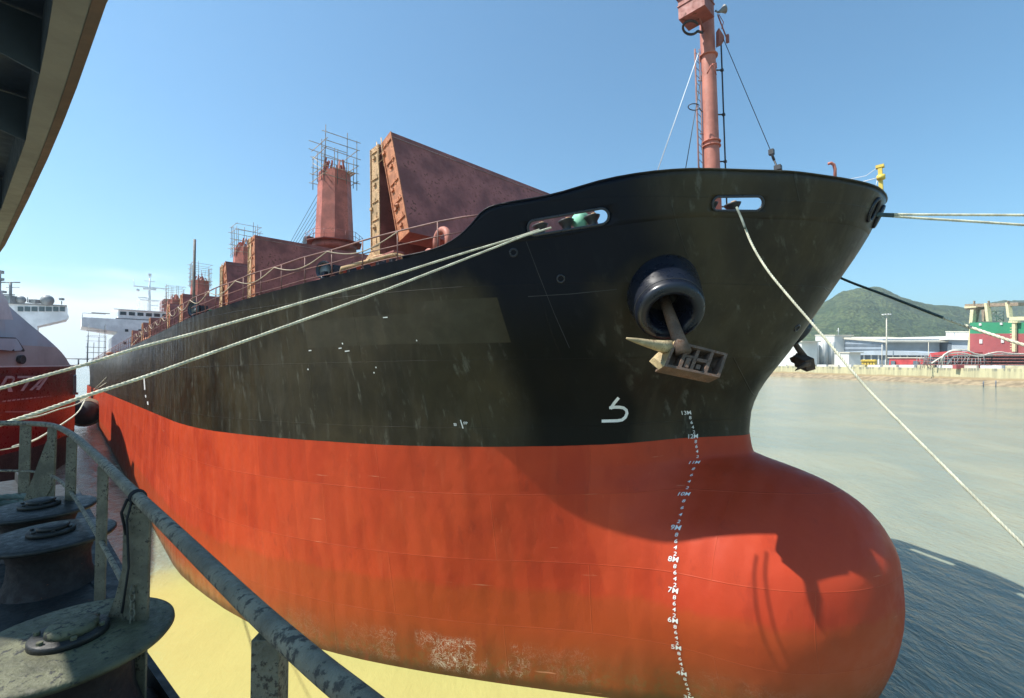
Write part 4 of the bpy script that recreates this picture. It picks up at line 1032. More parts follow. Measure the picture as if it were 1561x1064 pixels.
# framed window recess and the pale raked panel on the grey plating
raised([(-12,513.5),(15,514.5),(20,519),(30,534),(29,536),(21,535.5),(-12,534)], 'window_frame', DARK, .42)
raised([(-12,515.5),(14,516),(18,520),(25,532),(22,534.5),(10,535),(-12,533)], 'window_pane', NGRY, .5)
raised([(-12,440),(0,458),(9.5,487),(-12,486.5)], 'raked_panel', paint('pale_panel', (.62,.66,.68), .4, .08, bump=.03), .5)
# side ladder frame at the corner
m = MB(); q = [on_n(111, y, .2) for y in (572, 600)]; m.beam(q[0], q[1], .25, .5); m.beam(on_n(109.5,600,.2), on_n(113.2,600,.3), .2, .3); m.build('corner_fender', GREY, NSHIP)
# wheelhouse far aft
def NW(px, py, s=155):
    r = ray(px, py); n_ = A_; t = (s-(CP.x*A_.x+CP.y*A_.y))/(r.x*A_.x+r.y*A_.y); return CP+r*t
m = MB(); bk = A_*9
m.prism([NW(-60,462), NW(20,461), NW(101,466.5), NW(103,470), NW(103,478), NW(105,482), NW(101,487), NW(57,497), NW(57,560), NW(-60,560)], bk)
WH = m.build('wheelhouse', WHIT, NSHIP)
for x0, x1 in ((27,35.5),(37.5,46),(48,57),(59.5,68),(70,79),(81,89),(91,99)):
    m = MB(); a, b = NW(x0, 467.5), NW(x1, 467.8); c, d = NW(x1, 474.8), NW(x0, 474.5); m.prism([p-A_*.15 for p in (a,b,c,d)], A_*.1)
    m.build('window', paint('pale_glass', (.10,.13,.14), .12, .1, bump=.0), WH)
m = MB(); m.prism([NW(20,463.3,154.6), NW(102,466.6,154.6), NW(102,465.2,154.6), NW(20,461.2,154.6)], A_*9.6); m.build('roof_edge', GREY, WH)
m = MB()
for x, y, r_ in ((32,456,.9),(72,457,1.3)): m.sphere(NW(x, y+1), r_, 12, 8)
m.box(NW(54,459.5), (1.6,1.6,.8)); m.tube([NW(42,461), NW(42,453)], .1, 5); m.tube([NW(63,461), NW(63,455)], .12, 5); m.tube([NW(94,464), NW(94,459)], .12, 5); m.box(NW(94,456), (.7,.7,.5)); m.tube([NW(82,462), NW(82,456)], .06, 4)
m.build('radome', GREY, WH)
m = MB(); m.tube([NW(16,462), NW(16,431)], .28, 6); m.tube([NW(0,430.5), NW(31,430.5)], .14, 5); m.tube([NW(9,438), NW(30,438)], .07, 4); m.tube([NW(2,449), NW(23,449.5)], .12, 5); m.box(NW(16,457), (1.5,1.5,1.8)); m.tube([NW(0,470), NW(0,412)], .2, 6); m.box(NW(3,415), (.5,.5,.7)); m.box(NW(4,426), (.4,.4,.6)); m.tube([NW(-6,428), NW(4,428)], .08, 4); m.box(NW(5,445), (.8,.8,.5))
m.build('radar_mast', GREY, WH)
m = MB(); m.tube([NW(99,546.5,120), NW(136,547.5,120)], .1, 5); m.tube([NW(119.5,547,120), NW(119.5,556,120)], .12, 5); m.tube([NW(101,556,120), NW(136,557,120)], .09, 5); m.build('boat_boom', GREY, NSHIP)

# fender floating between the two ships
FEN = paint('fender_rubber', (.018,.018,.02), .6, .3, bump=.4)
fc = NS(3.0, 121, 2.9); fd = A_; m = MB(); t = thing('fender', 'huge black floating rubber fender squeezed between the red ship and the black one', 'fender', (fc.x, fc.y, .4))
m.lathe([(0,-3.6),(.7,-3.5),(1.4,-3.1),(2.1,-2.3),(2.5,-1.2),(2.6,0),(2.5,1.2),(2.1,2.3),(1.4,3.1),(0,3.6)], fc, fd, 24); m.build('body', FEN, t)
m = MB()
for i in range(7): m.lathe([(2.62-abs(i-3)*.1,-.2),(2.78-abs(i-3)*.1,0),(2.62-abs(i-3)*.1,.2)], fc+fd*(-2.1+i*.7)*.8, fd, 20)
m.build('tyre_net', paint('pale_netting', (.30,.25,.17), .8, .3, bump=.5), t)

# ================================================================== mooring ropes
ROPE = paint('rope_fibre', (.60,.58,.44), .85, .25, bump=.5, sc_=4)
ROPD = paint('rope_sleeve', (.16,.19,.16), .9, .3, bump=.5, sc_=4)
ROPN = paint('rope_dark', (.045,.075,.075), .8, .3, bump=.4, sc_=4)
def curve3(pix, D0, D1, step=2.0):
    """3-D line through photo pixels whose distance runs from D0 to D1"""
    P = [Vector(p) for p in pix]; cum = [0]
    for i in range(len(P)-1): cum.append(cum[-1]+(P[i+1]-P[i]).length)
    fx = pchip(cum, [p.x for p in P]); fy = pchip(cum, [p.y for p in P]); out = []; n = max(6, int(cum[-1]/step/4))
    for i in range(n+1):
        u = cum[-1]*i/n; out.append(at(fx(u), fy(u), 1/((1/D0)*(1-i/n)+(1/D1)*i/n)))
    return out
def resample(pts, ds):
    out = [pts[0]]; acc_ = 0; carry = 0
    for a, b in zip(pts, pts[1:]):
        Ls = (b-a).length; t = ds-carry
        while t <= Ls: out.append(a.lerp(b, t/Ls)); t += ds
        carry = Ls-(t-ds)
    return out
def laid(m, pts, r, pitch=None, n=6):
    """three-strand rope"""
    pitch = pitch or r*7; q = resample(pts, pitch/7)
    if len(q) < 4: q = pts
    T = [(q[min(i+1, len(q)-1)]-q[max(i-1,0)]).normalized() for i in range(len(q))]
    s0 = T[0].cross(Vector((0,0,1))).normalized(); fr = []
    for t in T: s0 = (s0-t*s0.dot(t)).normalized(); fr.append((s0.copy(), t.cross(s0)))
    for k in range(3):
        ps = []
        for i, p in enumerate(q):
            a = 2*math.pi*(i/7+k/3); ps.append(p+fr[i][0]*math.cos(a)*r*.5+fr[i][1]*math.sin(a)*r*.5)
        m.tube(ps, r*.56, n)
def rope(label, pts, r, mat=ROPE, sleeve=None, group='mooring ropes'):
    if sleeve:
        t = thing('mooring_rope', label, 'mooring rope', tuple(pts[0]), group)
        m = MB(); laid(m, pts, r); m.build('line', mat, t); sp_, smat = sleeve; m = MB(); m.tube(sp_, r*(.86 if r > .055 else 1.08), 8); m.build('chafe_sleeve', smat, t); return t
    m = MB(); laid(m, pts, r); o = m.build('mooring_rope', mat); return tag(o, label, 'mooring rope', group)
rope('upper of the two long pale ropes running left from the long slot',
     curve3([(822,350),(800,357.6),(700,388),(580,425.6),(440,467),(300,507),(208,531),(132,555),(60,575),(0,592),(-120,628)], 14.6, 7.5), .031)
rope('lower of the two long pale ropes, ending just above the corner of the near handrail',
     curve3([(840,347),(800,359.5),(755,377),(660,414),(580,445),(462,488),(300,546),(220,574.5),(132,603),(60,628),(17,642),(-60,668)], 14.6, 7.0), .031)
p = curve3([(1123,316),(1130,332),(1145,370),(1168,409),(1200,449),(1231,485),(1262,521),(1320,590),(1380,652),(1420,692),(1490,762),(1561,832),(1680,944)], 14.4, 8.6)
rope('thick pale rope dropping from the short slot across the bow to the lower right', p, .034, sleeve=(curve3([(1123,316),(1130,332),(1136,348)], 14.38, 13.9), ROPD))
rope('upper pale rope of the pair leaving the tip of the bow to the right', curve3([(1337,326),(1400,327.2),(1480,327.6),(1561,328),(1800,331)], 16.6, 14.6), .045, sleeve=(curve3([(1334,326),(1362,327)], 16.55, 16.4), ROPN))
rope('lower pale rope of the pair leaving the tip of the bow to the right', curve3([(1337,328),(1400,332.5),(1480,337.5),(1561,343),(1800,360)], 16.6, 14.6), .045, sleeve=(curve3([(1334,328),(1362,329.6)], 16.5, 16.4), ROPN))
rope('two-tone rope passing in front of the hill, dark green then pale', curve3([(1262,413),(1276,421),(1350,450),(1437,484),(1500,506),(1561,526),(1750,585)], 22, 13), .058,
     sleeve=(curve3([(1262,413),(1276,421),(1350,450),(1437,484)], 21.9, 17.3), ROPN))
for lab, pix, D0, D1, r in (
    ('thin rope from the far deck rail down to the big black fender', [(214,512),(200,528),(175,562),(144,594)], 62, 80, .09),
    ('thin rope beside it, hanging from the black ship rail with a slack curve', [(216,530),(205,545),(185,566),(165,582),(146,594)], 60, 80, .09),
    ('slender rope slanting from the fender down across the red hull', [(130,609),(120,627),(100,643),(79,656),(50,672),(20,681)], 24, 12, .03),
    ('slender slack rope just under the lower pale rope at the left', [(140,602),(115,617),(90,624),(60,634),(17,642)], 20, 8, .016),
    ('thin line sagging low over the dark side of the red ship', [(60,668),(30,680),(0,686),(-30,688)], 9, 7, .008)):
    m = MB(); m.tube(curve3(pix, D0, D1), r, 6); tag(m.build('thin_rope', ROPE), lab, 'rope', 'thin lines at the left')
# ================================================================== the platform we stand on
DECKG = paint('platform_plate', (.014,.016,.017), .6, .35, .15, (.05,.03,.018), 2, .5)
STEEL = paint('rail_steel', (.20,.18,.125), .6, .4, .5, (.05,.045,.035), 5.0, .9)
POSTM = paint('post_paint', (.16,.14,.09), .6, .35, .42, (.05,.038,.025), 9.0, .8)
DISCM = paint('roller_black', (.016,.017,.016), .5, .4, .12, (.12,.10,.05), 3.5, .6)
OLIV = paint('roller_worn', (.10,.10,.055), .6, .55, .42, (.022,.022,.02), 5, .8)
DRUMR = paint('drum_rust', (.018,.011,.010), .75, .4, .12, (.20,.06,.03), 3, .5)
ez = CAM_H-1.6
def ped(px, py, zr): return at_z(px, py, CAM_H+zr)
# deck plate and its outer coaming
e0, e1 = Vector((.9, .15)), Vector((-6.8, 6.35)); ed = (e1-e0).normalized(); en = Vector((-ed.y, ed.x)) # en points inboard (left/near)
if en.x > 0: en = -en
def DP(t, w_, z): return Vector((e0.x+ed.x*t+en.x*w_, e0.y+ed.y*t+en.y*w_, z))
tl = (e1-e0).length
PLAT = thing('platform', 'dark steel platform deck in the lower left corner that the rollers stand on', 'platform', tuple(DP(tl/2, 1, ez-.3)))
m = MB()
m.add([DP(-1,0,ez), DP(tl,0,ez), DP(tl,7,ez), DP(-1,7,ez), DP(-1,0,ez-.35), DP(tl,0,ez-.35), DP(tl,7,ez-.35), DP(-1,7,ez-.35)], [(0,1,2,3),(7,6,5,4),(0,4,5,1),(1,5,6,2),(2,6,7,3),(3,7,4,0)])
m.build('deck_plate', DECKG, PLAT, bevel=.01)
m = MB(); m.beam(DP(-1,.0,ez+.05), DP(tl,.0,ez+.05), .03, .14); m.build('toe_plate', DECKG, PLAT)
# handrail: one bent pipe with posts, gussets
RL = thing('handrail', 'worn grey pipe handrail on flat posts, sweeping across the lower left corner', 'handrail', tuple(DP(tl/2, 0, ez)))
hp = [ped(x, y, -.6) for x, y in ((-200,648),(-80,646),(0,645),(55,646),(84,650),(110,663),(150,698),(200,748),(262,808),(330,874),(400,941),(480,1004+8),(560,1077))]
hp.append(hp[-1]+(hp[-1]-hp[-2])*2.0)
fine = []
for i in range(len(hp)-1):
    p0, p1, p2, p3 = hp[max(i-1,0)], hp[i], hp[i+1], hp[min(i+2, len(hp)-1)]
    for k in range(6):
        t = k/6; fine.append(.5*((2*p1)+(p2-p0)*t+(2*p0-5*p1+4*p2-p3)*t*t+(3*p1-p0-3*p2+p3)*t**3))
fine.append(hp[-1])
m = MB(); m.tube(fine, .0245, 20); m.build('handrail_pipe', STEEL, RL)
def railpt(px):
    b = min(fine, key=lambda p: abs(proj(p)[0]-px)); return b
def post(px, wd, foot=None, th=.012):
    p = railpt(px); q = Vector((p.x, p.y, ez-.3)) if foot is None else foot
    m = MB(); d = Vector((1,0,0))
    m.box(((p.x+q.x)/2, (p.y+q.y)/2, (p.z-.02+q.z)/2), (wd, th, p.z-.02-q.z)); return m.build('post', POSTM, RL, bevel=.002)
post(417, .062, th=.05); post(158.5, .062); post(206, .115)
post(43, .11); post(80, .085); post(110, .085); 
p = railpt(206); m = MB()
m.prism([Vector((p.x+.045, p.y+.012, p.z-.1)), Vector((p.x-.02, p.y+.012, p.z-.1)), Vector((p.x-.10, p.y+.012, p.z-.45)), Vector((p.x-.30, p.y+.012, ez)), Vector((p.x-.10, p.y+.012, ez)), Vector((p.x+.045, p.y+.012, p.z-.62))], (0,.014,0)); m.build('gusset', POSTM, RL)
p = railpt(80); m = MB(); m.prism([Vector((p.x+.04, p.y-.015, p.z-.12)), Vector((p.x-.04, p.y-.015, p.z-.15)), Vector((p.x-.16, p.y-.015, p.z-.5)), Vector((p.x-.34, p.y-.015, ez+.02)), Vector((p.x-.2, p.y-.015, ez+.02)), Vector((p.x+.04, p.y-.015, p.z-.55))], (0,.014,0)); m.build('gusset', POSTM, RL)
# mid rails between the posts
m = MB(); m.tube([Vector((q.x, q.y, q.z-.47)) for q in fine if 95 > proj(q)[0] > -150], .012, 8); m.tube([Vector((q.x, q.y, q.z-.82)) for q in fine if 60 > proj(q)[0] > -150], .012, 8)
m.tube([Vector((q.x, q.y, q.z-.47)) for q in fine if 212 > proj(q)[0] > 80], .013, 8); m.build('mid_rail', STEEL, RL)
# black lashing round the pipe, with its loose ends
q = railpt(206); tdir = (railpt(215)-railpt(196)).normalized(); m = MB()
for k in range(5): m.lathe([(.0275,-.004),(.033,0),(.0275,.004)], q+tdir*(k-2)*.007, tdir, 16)
m.tube([q+Vector((0,-.03,-.01)), q+Vector((-.02,-.03,-.09)), q+Vector((-.015,-.02,-.3)), q+Vector((-.04,-.02,-.5))], .005, 5); m.tube([q+Vector((-.02,-.03,0)), q+Vector((-.045,-.03,-.06)), q+Vector((-.03,-.02,-.16))], .006, 5)
tag(m.build('lashing', paint('black_cord', (.015,.015,.017), .8, .2, bump=.3)), 'black cord lashed round the handrail above the widest post', 'cord')
# little chain hanging on the big post
p = railpt(206); m = MB()
for k in range(9):
    c = Vector((p.x+.005, p.y-.02, p.z-.40-k*.034)); ax = (0,1,0) if k % 2 else (1,0,0)
    a = Vector((1,0,0)) if k % 2 else Vector((0,1,0)); m.tube([c+a*.011*math.cos(R(t))+Vector((0,0,.021*math.sin(R(t)))) for t in range(0,360,45)], .0035, 5, closed=True)
tag(m.build('chain', STEEL), 'short steel chain hanging against the widest post of the handrail', 'chain')

def pedestal(px, py, r, label, first, worn):
    c = ped(px, py, -1.15); dz = 1.15; t = thing('roller_pedestal', label, 'roller', (c.x, c.y, ez), 'flat-topped mooring rollers on the platform')
    m = MB(); m.lathe([(r*.55,-.05),(r*.97,-.028),(r,-.014),(r*.995,0),(r*.96,.006),(r*.3,.014),(0,.014)], c, n=64); m.build('roller_flange', worn, t)
    m = MB(); m.lathe([(r*.36,.0),(r*.36,.022),(r*.345,.028),(0,.028)], c+Vector((0,0,.012)), n=40); h = m.build('hub_plate', DISCM, t)
    m = MB(); m.lathe([(r*.24,.0),(r*.235,.026),(r*.2,.032),(0,.032)], c+Vector((.01,0,.038)), n=32); [m.lathe([(.011,0),(.011,.012),(0,.013)], c+Vector((r*.30*math.cos(R(60*i+20)), r*.30*math.sin(R(60*i+20)), .04)), n=6, sm=False) for i in range(6)]; m.build('hub_cap', worn, h)
    m = MB(); m.lathe([(r*.95,-.452),(r*.9,-.40),(r*.72,-.34),(r*.62,-.24),(r*.60,-.14),(r*.66,-.07),(r*.74,-.045)], c, n=48); m.build('drum', DRUMR if first != 2 else DRUMR, t)
    return t
pedestal(106, 975, .354, 'nearest flat-topped roller, its big disc patched olive and rust, at the bottom left corner', 0, OLIV)
pedestal(78, 815, .335, 'middle of the three black flat-topped rollers, just behind the nearest one', 1, DISCM)
pedestal(60, 774, .345, 'farthest of the three black flat-topped rollers, below the thin rails', 2, DISCM)
# the box girder under the rollers
m = MB(); c1, c2 = ped(106,975,-1.6), ped(60,774,-1.6); d = (c2-c1).normalized(); 
m.beam(Vector((c1.x,c1.y,ez+.06))-d*.3, Vector((c2.x,c2.y,ez+.06))+d*.6, .66, .11); tag(m.build('roller_foundation', DECKG, bevel=.01), 'low dark steel foundation plate under the row of rollers', 'foundation')
# coiled rope on the deck behind the rollers
m = MB(); c = Vector((-4.75, 4.15, ez+.05))
for k in range(5): laid(m, [c+Vector((.40*math.cos(R(a))*(1+.03*k), .34*math.sin(R(a))*(1+.02*k), .03+.055*k)) for a in range(0,361,12)], .03)
tag(m.build('rope_coil', ROPD), 'coil of mooring rope lying on the deck behind the farthest roller', 'rope coil')
m = MB(); 
for k in range(4): a = DP(tl-2.9+k*.16, .35, ez+.07); laid(m, [a, a+Vector((-.5,-.25,.02)), a+Vector((-1.1,-.55,0))], .035)
tag(m.build('slack_rope', ROPD), 'dark bights of slack rope laid side by side at the left edge of the deck', 'rope')

# overhanging deck above: outer flange seen from below, panels and beams inside it
ROOFM = paint('overhang_paint', (.27,.275,.245), .55, .18, .06, sc_=1.5, bump=.15)
ROOFB = paint('overhang_edge', (.12,.10,.085), .6, .2, .2, bump=.2)
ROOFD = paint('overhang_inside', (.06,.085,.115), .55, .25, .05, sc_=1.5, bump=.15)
co_ = [(330,-380),(235,-200),(185,-100),(140,0),(121,62),(100,130),(81,185),(60,240),(32,305),(0,374),(-12,392)]
ci_ = [(230,-380),(150,-200),(110,-100),(81,0),(73,52),(61,112),(50,160),(39,215),(22,262),(2,318),(-10,342)]
zr = 1.5
outer = [at_z(x, y, CAM_H+zr) for x, y in co_]; inner = [at_z(x, y, CAM_H+zr) for x, y in ci_]
OV = thing('deck_overhang', 'curved overhanging deck edge high in the top left corner, pale flange with dark panels inside', 'overhang', tuple(outer[5]))
m = MB(); n = len(outer); up = Vector((0,0,1))
m.grid([inner, outer], False); m.grid([[p+up*.02 for p in outer], [p+up*.02 for p in inner]], False)
m.grid([inner, [p+up*.02 for p in inner]], False); m.build('edge_flange', ROOFM, OV)
m = MB(); outn = []
for i in range(n):
    d = (outer[min(i+1,n-1)]-outer[max(i-1,0)]).normalized(); q = d.cross(up).normalized()
    if q.x < 0: q = -q
    outn.append(q)
m.grid([[p+up*-.004 for p in outer], [p+q*.045+up*.01 for p, q in zip(outer, outn)], [p+q*.045+up*.30 for p, q in zip(outer, outn)], [p+up*.30 for p in outer]], False)
m.build('edge_beading', ROOFB, OV)
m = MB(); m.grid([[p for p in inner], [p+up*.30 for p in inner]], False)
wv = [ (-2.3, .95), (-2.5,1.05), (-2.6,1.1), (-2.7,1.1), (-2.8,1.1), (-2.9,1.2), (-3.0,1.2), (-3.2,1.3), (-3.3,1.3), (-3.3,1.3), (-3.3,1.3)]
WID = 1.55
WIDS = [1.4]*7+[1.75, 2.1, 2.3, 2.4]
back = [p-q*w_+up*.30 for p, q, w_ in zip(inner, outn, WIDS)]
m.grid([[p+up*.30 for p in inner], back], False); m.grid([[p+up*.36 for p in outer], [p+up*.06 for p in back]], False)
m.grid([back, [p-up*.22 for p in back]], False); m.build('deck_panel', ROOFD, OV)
for i in range(1, n-1, 2):
    for f in (0,):
        a = inner[i]; b = a-outn[i]*WIDS[i]; m = MB()
        m.prism([a+up*.29, a+up*.0, a-outn[i]*.35+up*.1, b+up*.1, b+up*.29], (outer[min(i+1,n-1)]-outer[i-1]).normalized()*.012); o = m.build('bracket_beam', ROOFD, OV)
        m = MB(); m.beam(a-outn[i]*.33+up*.092, b+up*.092, .09, .01); m.build('beam_flange', ROOFM, o)
# ================================================================== far bank on the right
def qx(y): return pchip([-200, 0, 238, 420, 700, 1200, 3000], [290, 275, 265, 252, 244, 240, 240])(y)
QZ = 9.3
CONC = paint('quay_concrete', (.52,.47,.30), .85, .25, .12, (.22,.17,.09), .25, .4)
def quay_mat():
    k = NB('quay_wall'); sp = k.n('ShaderNodeSeparateXYZ'); k.l(k.tc.outputs['Object'], sp.inputs[0])
    st = k.noise(1.0, 5, .6, k.vec((.12,.12,.35))); dr = k.noise(1.0, 5, .65, k.vec((.5,.5,.05)))
    z = k.math('ADD', sp.outputs[2], k.math('MULTIPLY', k.math('SUBTRACT', st, .5), 2.5))
    col = k.mix(k.ramp(dr, .35, .7), (.50,.46,.27), (.34,.31,.19)); col = k.mix(k.ramp(z, 4.6, 3.6), col, (.36,.27,.15)); col = k.mix(k.ramp(z, 3.0, 2.2), col, (.19,.15,.09))
    col = k.mix(k.math('MULTIPLY', k.ramp(z, 7.4, 8.2), k.ramp(dr, .45, .6)), col, (.20,.20,.15))
    return k.fin(col, .9, 0, k.bump(dr, .5, .2))
ys = [-200,-100,0,60,120,180,240,300,360,420,500,600,700,850,1000,1200,1600,2400]
GRND = paint('yard_ground', (.30,.29,.24), .9, .2, bump=.2, sc_=.05)
m = MB(); m.grid([[Vector((qx(y)+.4, y, QZ)) for y in ys], [Vector((qx(y)+900, y, QZ+.5)) for y in ys], [Vector((qx(y)+6000, y, QZ+6)) for y in ys]], False, flip=True); structure(m.build('ground', GRND, local=True))
m = MB(); m.grid([[Vector((qx(y)+.5, y, QZ+.05)) for y in ys], [Vector((qx(y), y, QZ)) for y in ys], [Vector((qx(y)-.3, y, 4.2)) for y in ys], [Vector((qx(y)-.6, y, -1)) for y in ys]], False)
tag(m.build('quay_wall', quay_mat(), local=True), 'long yellowish weathered quay wall along the far bank on the right', 'quay wall')
m = MB(); rnd = random.Random(9); yy = [-200+i*6 for i in range(170)]; rows = []
for j in range(6): rows.append([Vector((qx(y)-.2-j*1.7, y, 3.0-j*.62+rnd.uniform(-.25,.25)-(.1 if j == 5 else 0))) for y in yy])
m.grid(rows, False); MUD = paint('mud_rubble', (.27,.21,.13), .95, .35, bump=.8, sc_=.3); structure(m.build('mud_bank', MUD, local=True))

def far_prism(pix, D, depth, name, mat, root, Dz=None):
    """an upright building front facing the water, drawn through pixels at distance D, depth metres deep away from us"""
    m = MB(); xm = XM.get(root.name, sum(x for x, _ in pix)/len(pix)) if root is not None else pix[0][0]; X0 = ray(xm, 553).x*D; ps = []
    for x, y in pix: r = ray(x, y); ps.append(CP+r*(X0/r.x))
    m.prism(ps, Vector((depth, 0, 0))); return m.build(name, mat, root)
def gy(D): return 553+(CAM_H-QZ+.4)/D*F
def bld(name, label, cat, x, D, group=None):
    t = thing(name, label, cat, tuple(at(x, gy(D), D)), group); XM[t.name] = x; return t
XM = {}
def rect(x0, x1, y0, y1): return [(x0,y1),(x1,y1),(x1,y0),(x0,y0)]
BWHT = paint('shed_white', (.66,.66,.62), .7, .08, sc_=.1, bump=.05); BGRY = paint('shed_grey', (.30,.35,.40), .6, .12, sc_=.1, bump=.05); BDRK = paint('shed_dark', (.12,.15,.18), .5, .15, sc_=.1, bump=.05)
BBGE = paint('shed_beige', (.58,.54,.44), .75, .1, sc_=.1, bump=.05); BRED = paint('machine_red', (.50,.06,.06), .6, .2, sc_=.3, bump=.1); BBLU = paint('blue_grey_roof', (.38,.43,.47), .5, .1, sc_=.1, bump=.05)
# white silo block and silos
b = bld('silo_house', 'white windowless building standing left of the row of white silos', 'building', 1205, 430); far_prism(rect(1170,1222,521,gy(430)), 430, 14, 'wall', BWHT, b); far_prism(rect(1168,1223,519.6,521.4), 428, 17, 'roof', BBGE, b)
for i, x in enumerate((1228, 1241.5, 1255.5, 1267)):
    D = 425; c = at(x, gy(D), D); t = thing('silo', ['first white silo from the left, beside the windowless white building', 'second white silo from the left in the row on the quay', 'third white silo from the left in the row on the quay', 'fourth white silo, rightmost and partly hidden by the thick rope'][i], 'silo', tuple(c), 'white silos')
    m = MB(); h = (gy(D)-520.5)/F*D; m.lathe([(3.5,0),(3.5,h-.8),(3.0,h-.2),(0,h+.3)], c, n=20); m.build('shell', BWHT, t)
    m = MB(); q = c+Vector((-2.2,-2.9,0)); lad(m, q, q+Vector((0,0,h)), .6, (1,0,0), 1.0, .08); m.build('ladder', BGRY, t)
b = bld('pump_house', 'small white building with a flat roof below the silos, behind the thick rope', 'building', 1285, 400); far_prism(rect(1272,1294,538,gy(400)), 400, 10, 'wall', BWHT, b); far_prism(rect(1271,1295,536.6,538.4), 399, 12, 'roof', BBGE, b)
# sheds
b = bld('workshop', 'large blue-grey shed with a pale roof, left of the tall lamp mast', 'building', 1310, 520)
far_prism([(1270,gy(520)),(1346,gy(520)),(1346,517),(1272,515.5)], 520, 60, 'wall', BGRY, b); far_prism([(1270,515.7),(1270,513.5),(1325,516.5),(1350,520),(1350,522)], 517, 66, 'roof', BBGE, b)
far_prism(rect(1280,1343,524.5,528.5), 519.6, .4, 'window_band', BDRK, b); far_prism(rect(1280,1343,532,535), 519.6, .4, 'window_band', BDRK, b)
b = bld('roof_block', 'white rooftop block rising behind the blue-grey shed', 'building', 1257, 560); far_prism(rect(1243,1272,511.5,gy(560)), 560, 20, 'wall', BWHT, b); far_prism(rect(1242,1273,510.3,511.8), 559, 22, 'roof', BBGE, b)
b = bld('assembly_hall', 'wide pale-roofed hall with a long dark blue window band, right of the lamp mast', 'building', 1420, 500)
far_prism([(1352,gy(500)),(1480,gy(500)),(1480,516),(1446,514),(1355,521)], 500, 70, 'wall', BBLU, b)
far_prism([(1343,521.5),(1343,519),(1368,514.5),(1440,512.5),(1480,514),(1480,518.5),(1440,518),(1368,520)], 496, 76, 'roof', BWHT, b)
far_prism(rect(1391,1450,522.5,gy(500)-14), 499.5, .4, 'window_band', BDRK, b); far_prism([(1352,gy(500)),(1388,gy(500)),(1388,523),(1352,524)], 499, .8, 'gable_panel', BBGE, b); far_prism(rect(1360,1378,527.5,531), 498, .4, 'window', BGRY, b)
b = bld('roof_house', 'white box-like building above the wide pale hall, beside the green and red hull', 'building', 1460, 520); far_prism(rect(1442,1482,506,530), 505, 20, 'wall', BWHT, b); far_prism(rect(1441,1483,505,506.3), 504, 22, 'roof', BBGE, b); far_prism(rect(1454.5,1455.2,507,519), 504.6, .3, 'panel_joint', BGRY, b)
b = bld('low_shed', 'long low glass-fronted shed with an arched pale canopy in front of the halls', 'building', 1355, 440)
far_prism(rect(1290,1450,540,gy(440)), 440, 12, 'wall', BDRK, b); far_prism([(1283,538),(1300,535.5),(1330,534.5),(1370,535),(1420,538.5),(1450,540.5),(1450,542),(1283,541)], 436, 20, 'canopy', BBLU, b)
for i in range(9): far_prism(rect(1294+i*11,1296+i*11,541,gy(440)), 439.5, .5, 'column', BWHT, b)
# machines and containers on the quay edge
b = bld('yellow_crane_beam', 'row of small yellow machinery frames on the quay below the halls', 'machinery', 1323, 400)
for i in range(5): far_prism([(1313+i*4.3,gy(400)),(1316+i*4.3,gy(400)),(1316.3+i*4.3,549),(1313.5+i*4.3,548)], 400, 2, 'frame', YELL, b)
far_prism(rect(1311,1334,549,551), 399, 2, 'beam', YELL, b)
b = bld('red_gangway', 'long low bright red steel structure lying on the quay right of the lamp mast', 'machinery', 1381, 395)
far_prism([(1355,gy(395)),(1406,gy(395)),(1408,546),(1395,545.4),(1356,545.6)], 395, 4, 'body', BRED, b); far_prism(rect(1353,1409,544.6,546), 394, 5, 'deck', BBGE, b)
for x0, x1 in ((1358,1364),(1392,1400)): far_prism(rect(x0,x1,550,gy(395)), 393.5, .5, 'opening', BDRK, b)
# white barrier blocks along the quay edge
for i in range(17):
    y = 430-i*12.5; c = Vector((qx(y)+2.2, y, QZ)); m = MB()
    m.box(c+Vector((0,0,.75)), (1.3, 11.3, 1.5), None); m.box(c+Vector((0,0,1.56)), (1.0, 11.3, .12)); rnd2 = (BWHT, BBGE, BWHT, CONC)[i % 4]
    tag(m.build('quay_barrier', rnd2, bevel=.05), 'pale block in the row of barriers along the edge of the far quay', 'barrier', 'barriers along the quay edge')
# lamp masts
def mast(x, ytop, D, label, head, r=.35):
    c = at(x, gy(D), D); t = thing('lamp_mast', label, 'lamp mast', tuple(c), 'lamp masts on the far quay'); tp = at(x, ytop, D); m = MB(); m.tube([c, c.lerp(tp,.5), tp], [r*1.2,r,r*.7], 8); m.build('pole', BBGE, t)
    if head:
        m = MB(); m.lathe([(.3,-.6),(2.6,-.3),(2.6,.2),(.3,.3)], tp, n=14)
        for k in range(8): a = R(45*k); m.box(tp+Vector((3.0*math.cos(a), 3.0*math.sin(a), -.2)), (.9,.9,.9))
        m.build('lamp_head', BWHT, t)
    return t
mast(1351.5, 479, 430, 'tallest pale lamp mast with a ring of lamps, standing in front of the hill', True, .55); mast(1344.5, 525, 430, 'short plain pole just left of the tallest lamp mast', False, .35)
mast(1415.5, 522, 380, 'slim white post in front of the pale hall, left of the coiled white pipes', False, .3)
m = MB(); c = at(1278, 513, 600); m.tube([c, at(1278, 500, 600)], .4, 5); m.tube([at(1275,504.5,600), at(1281,504.5,600)], .25, 4); tag(m.build('antenna', BWHT), 'tiny roof antenna cross against the green hill above the blue-grey shed', 'antenna')
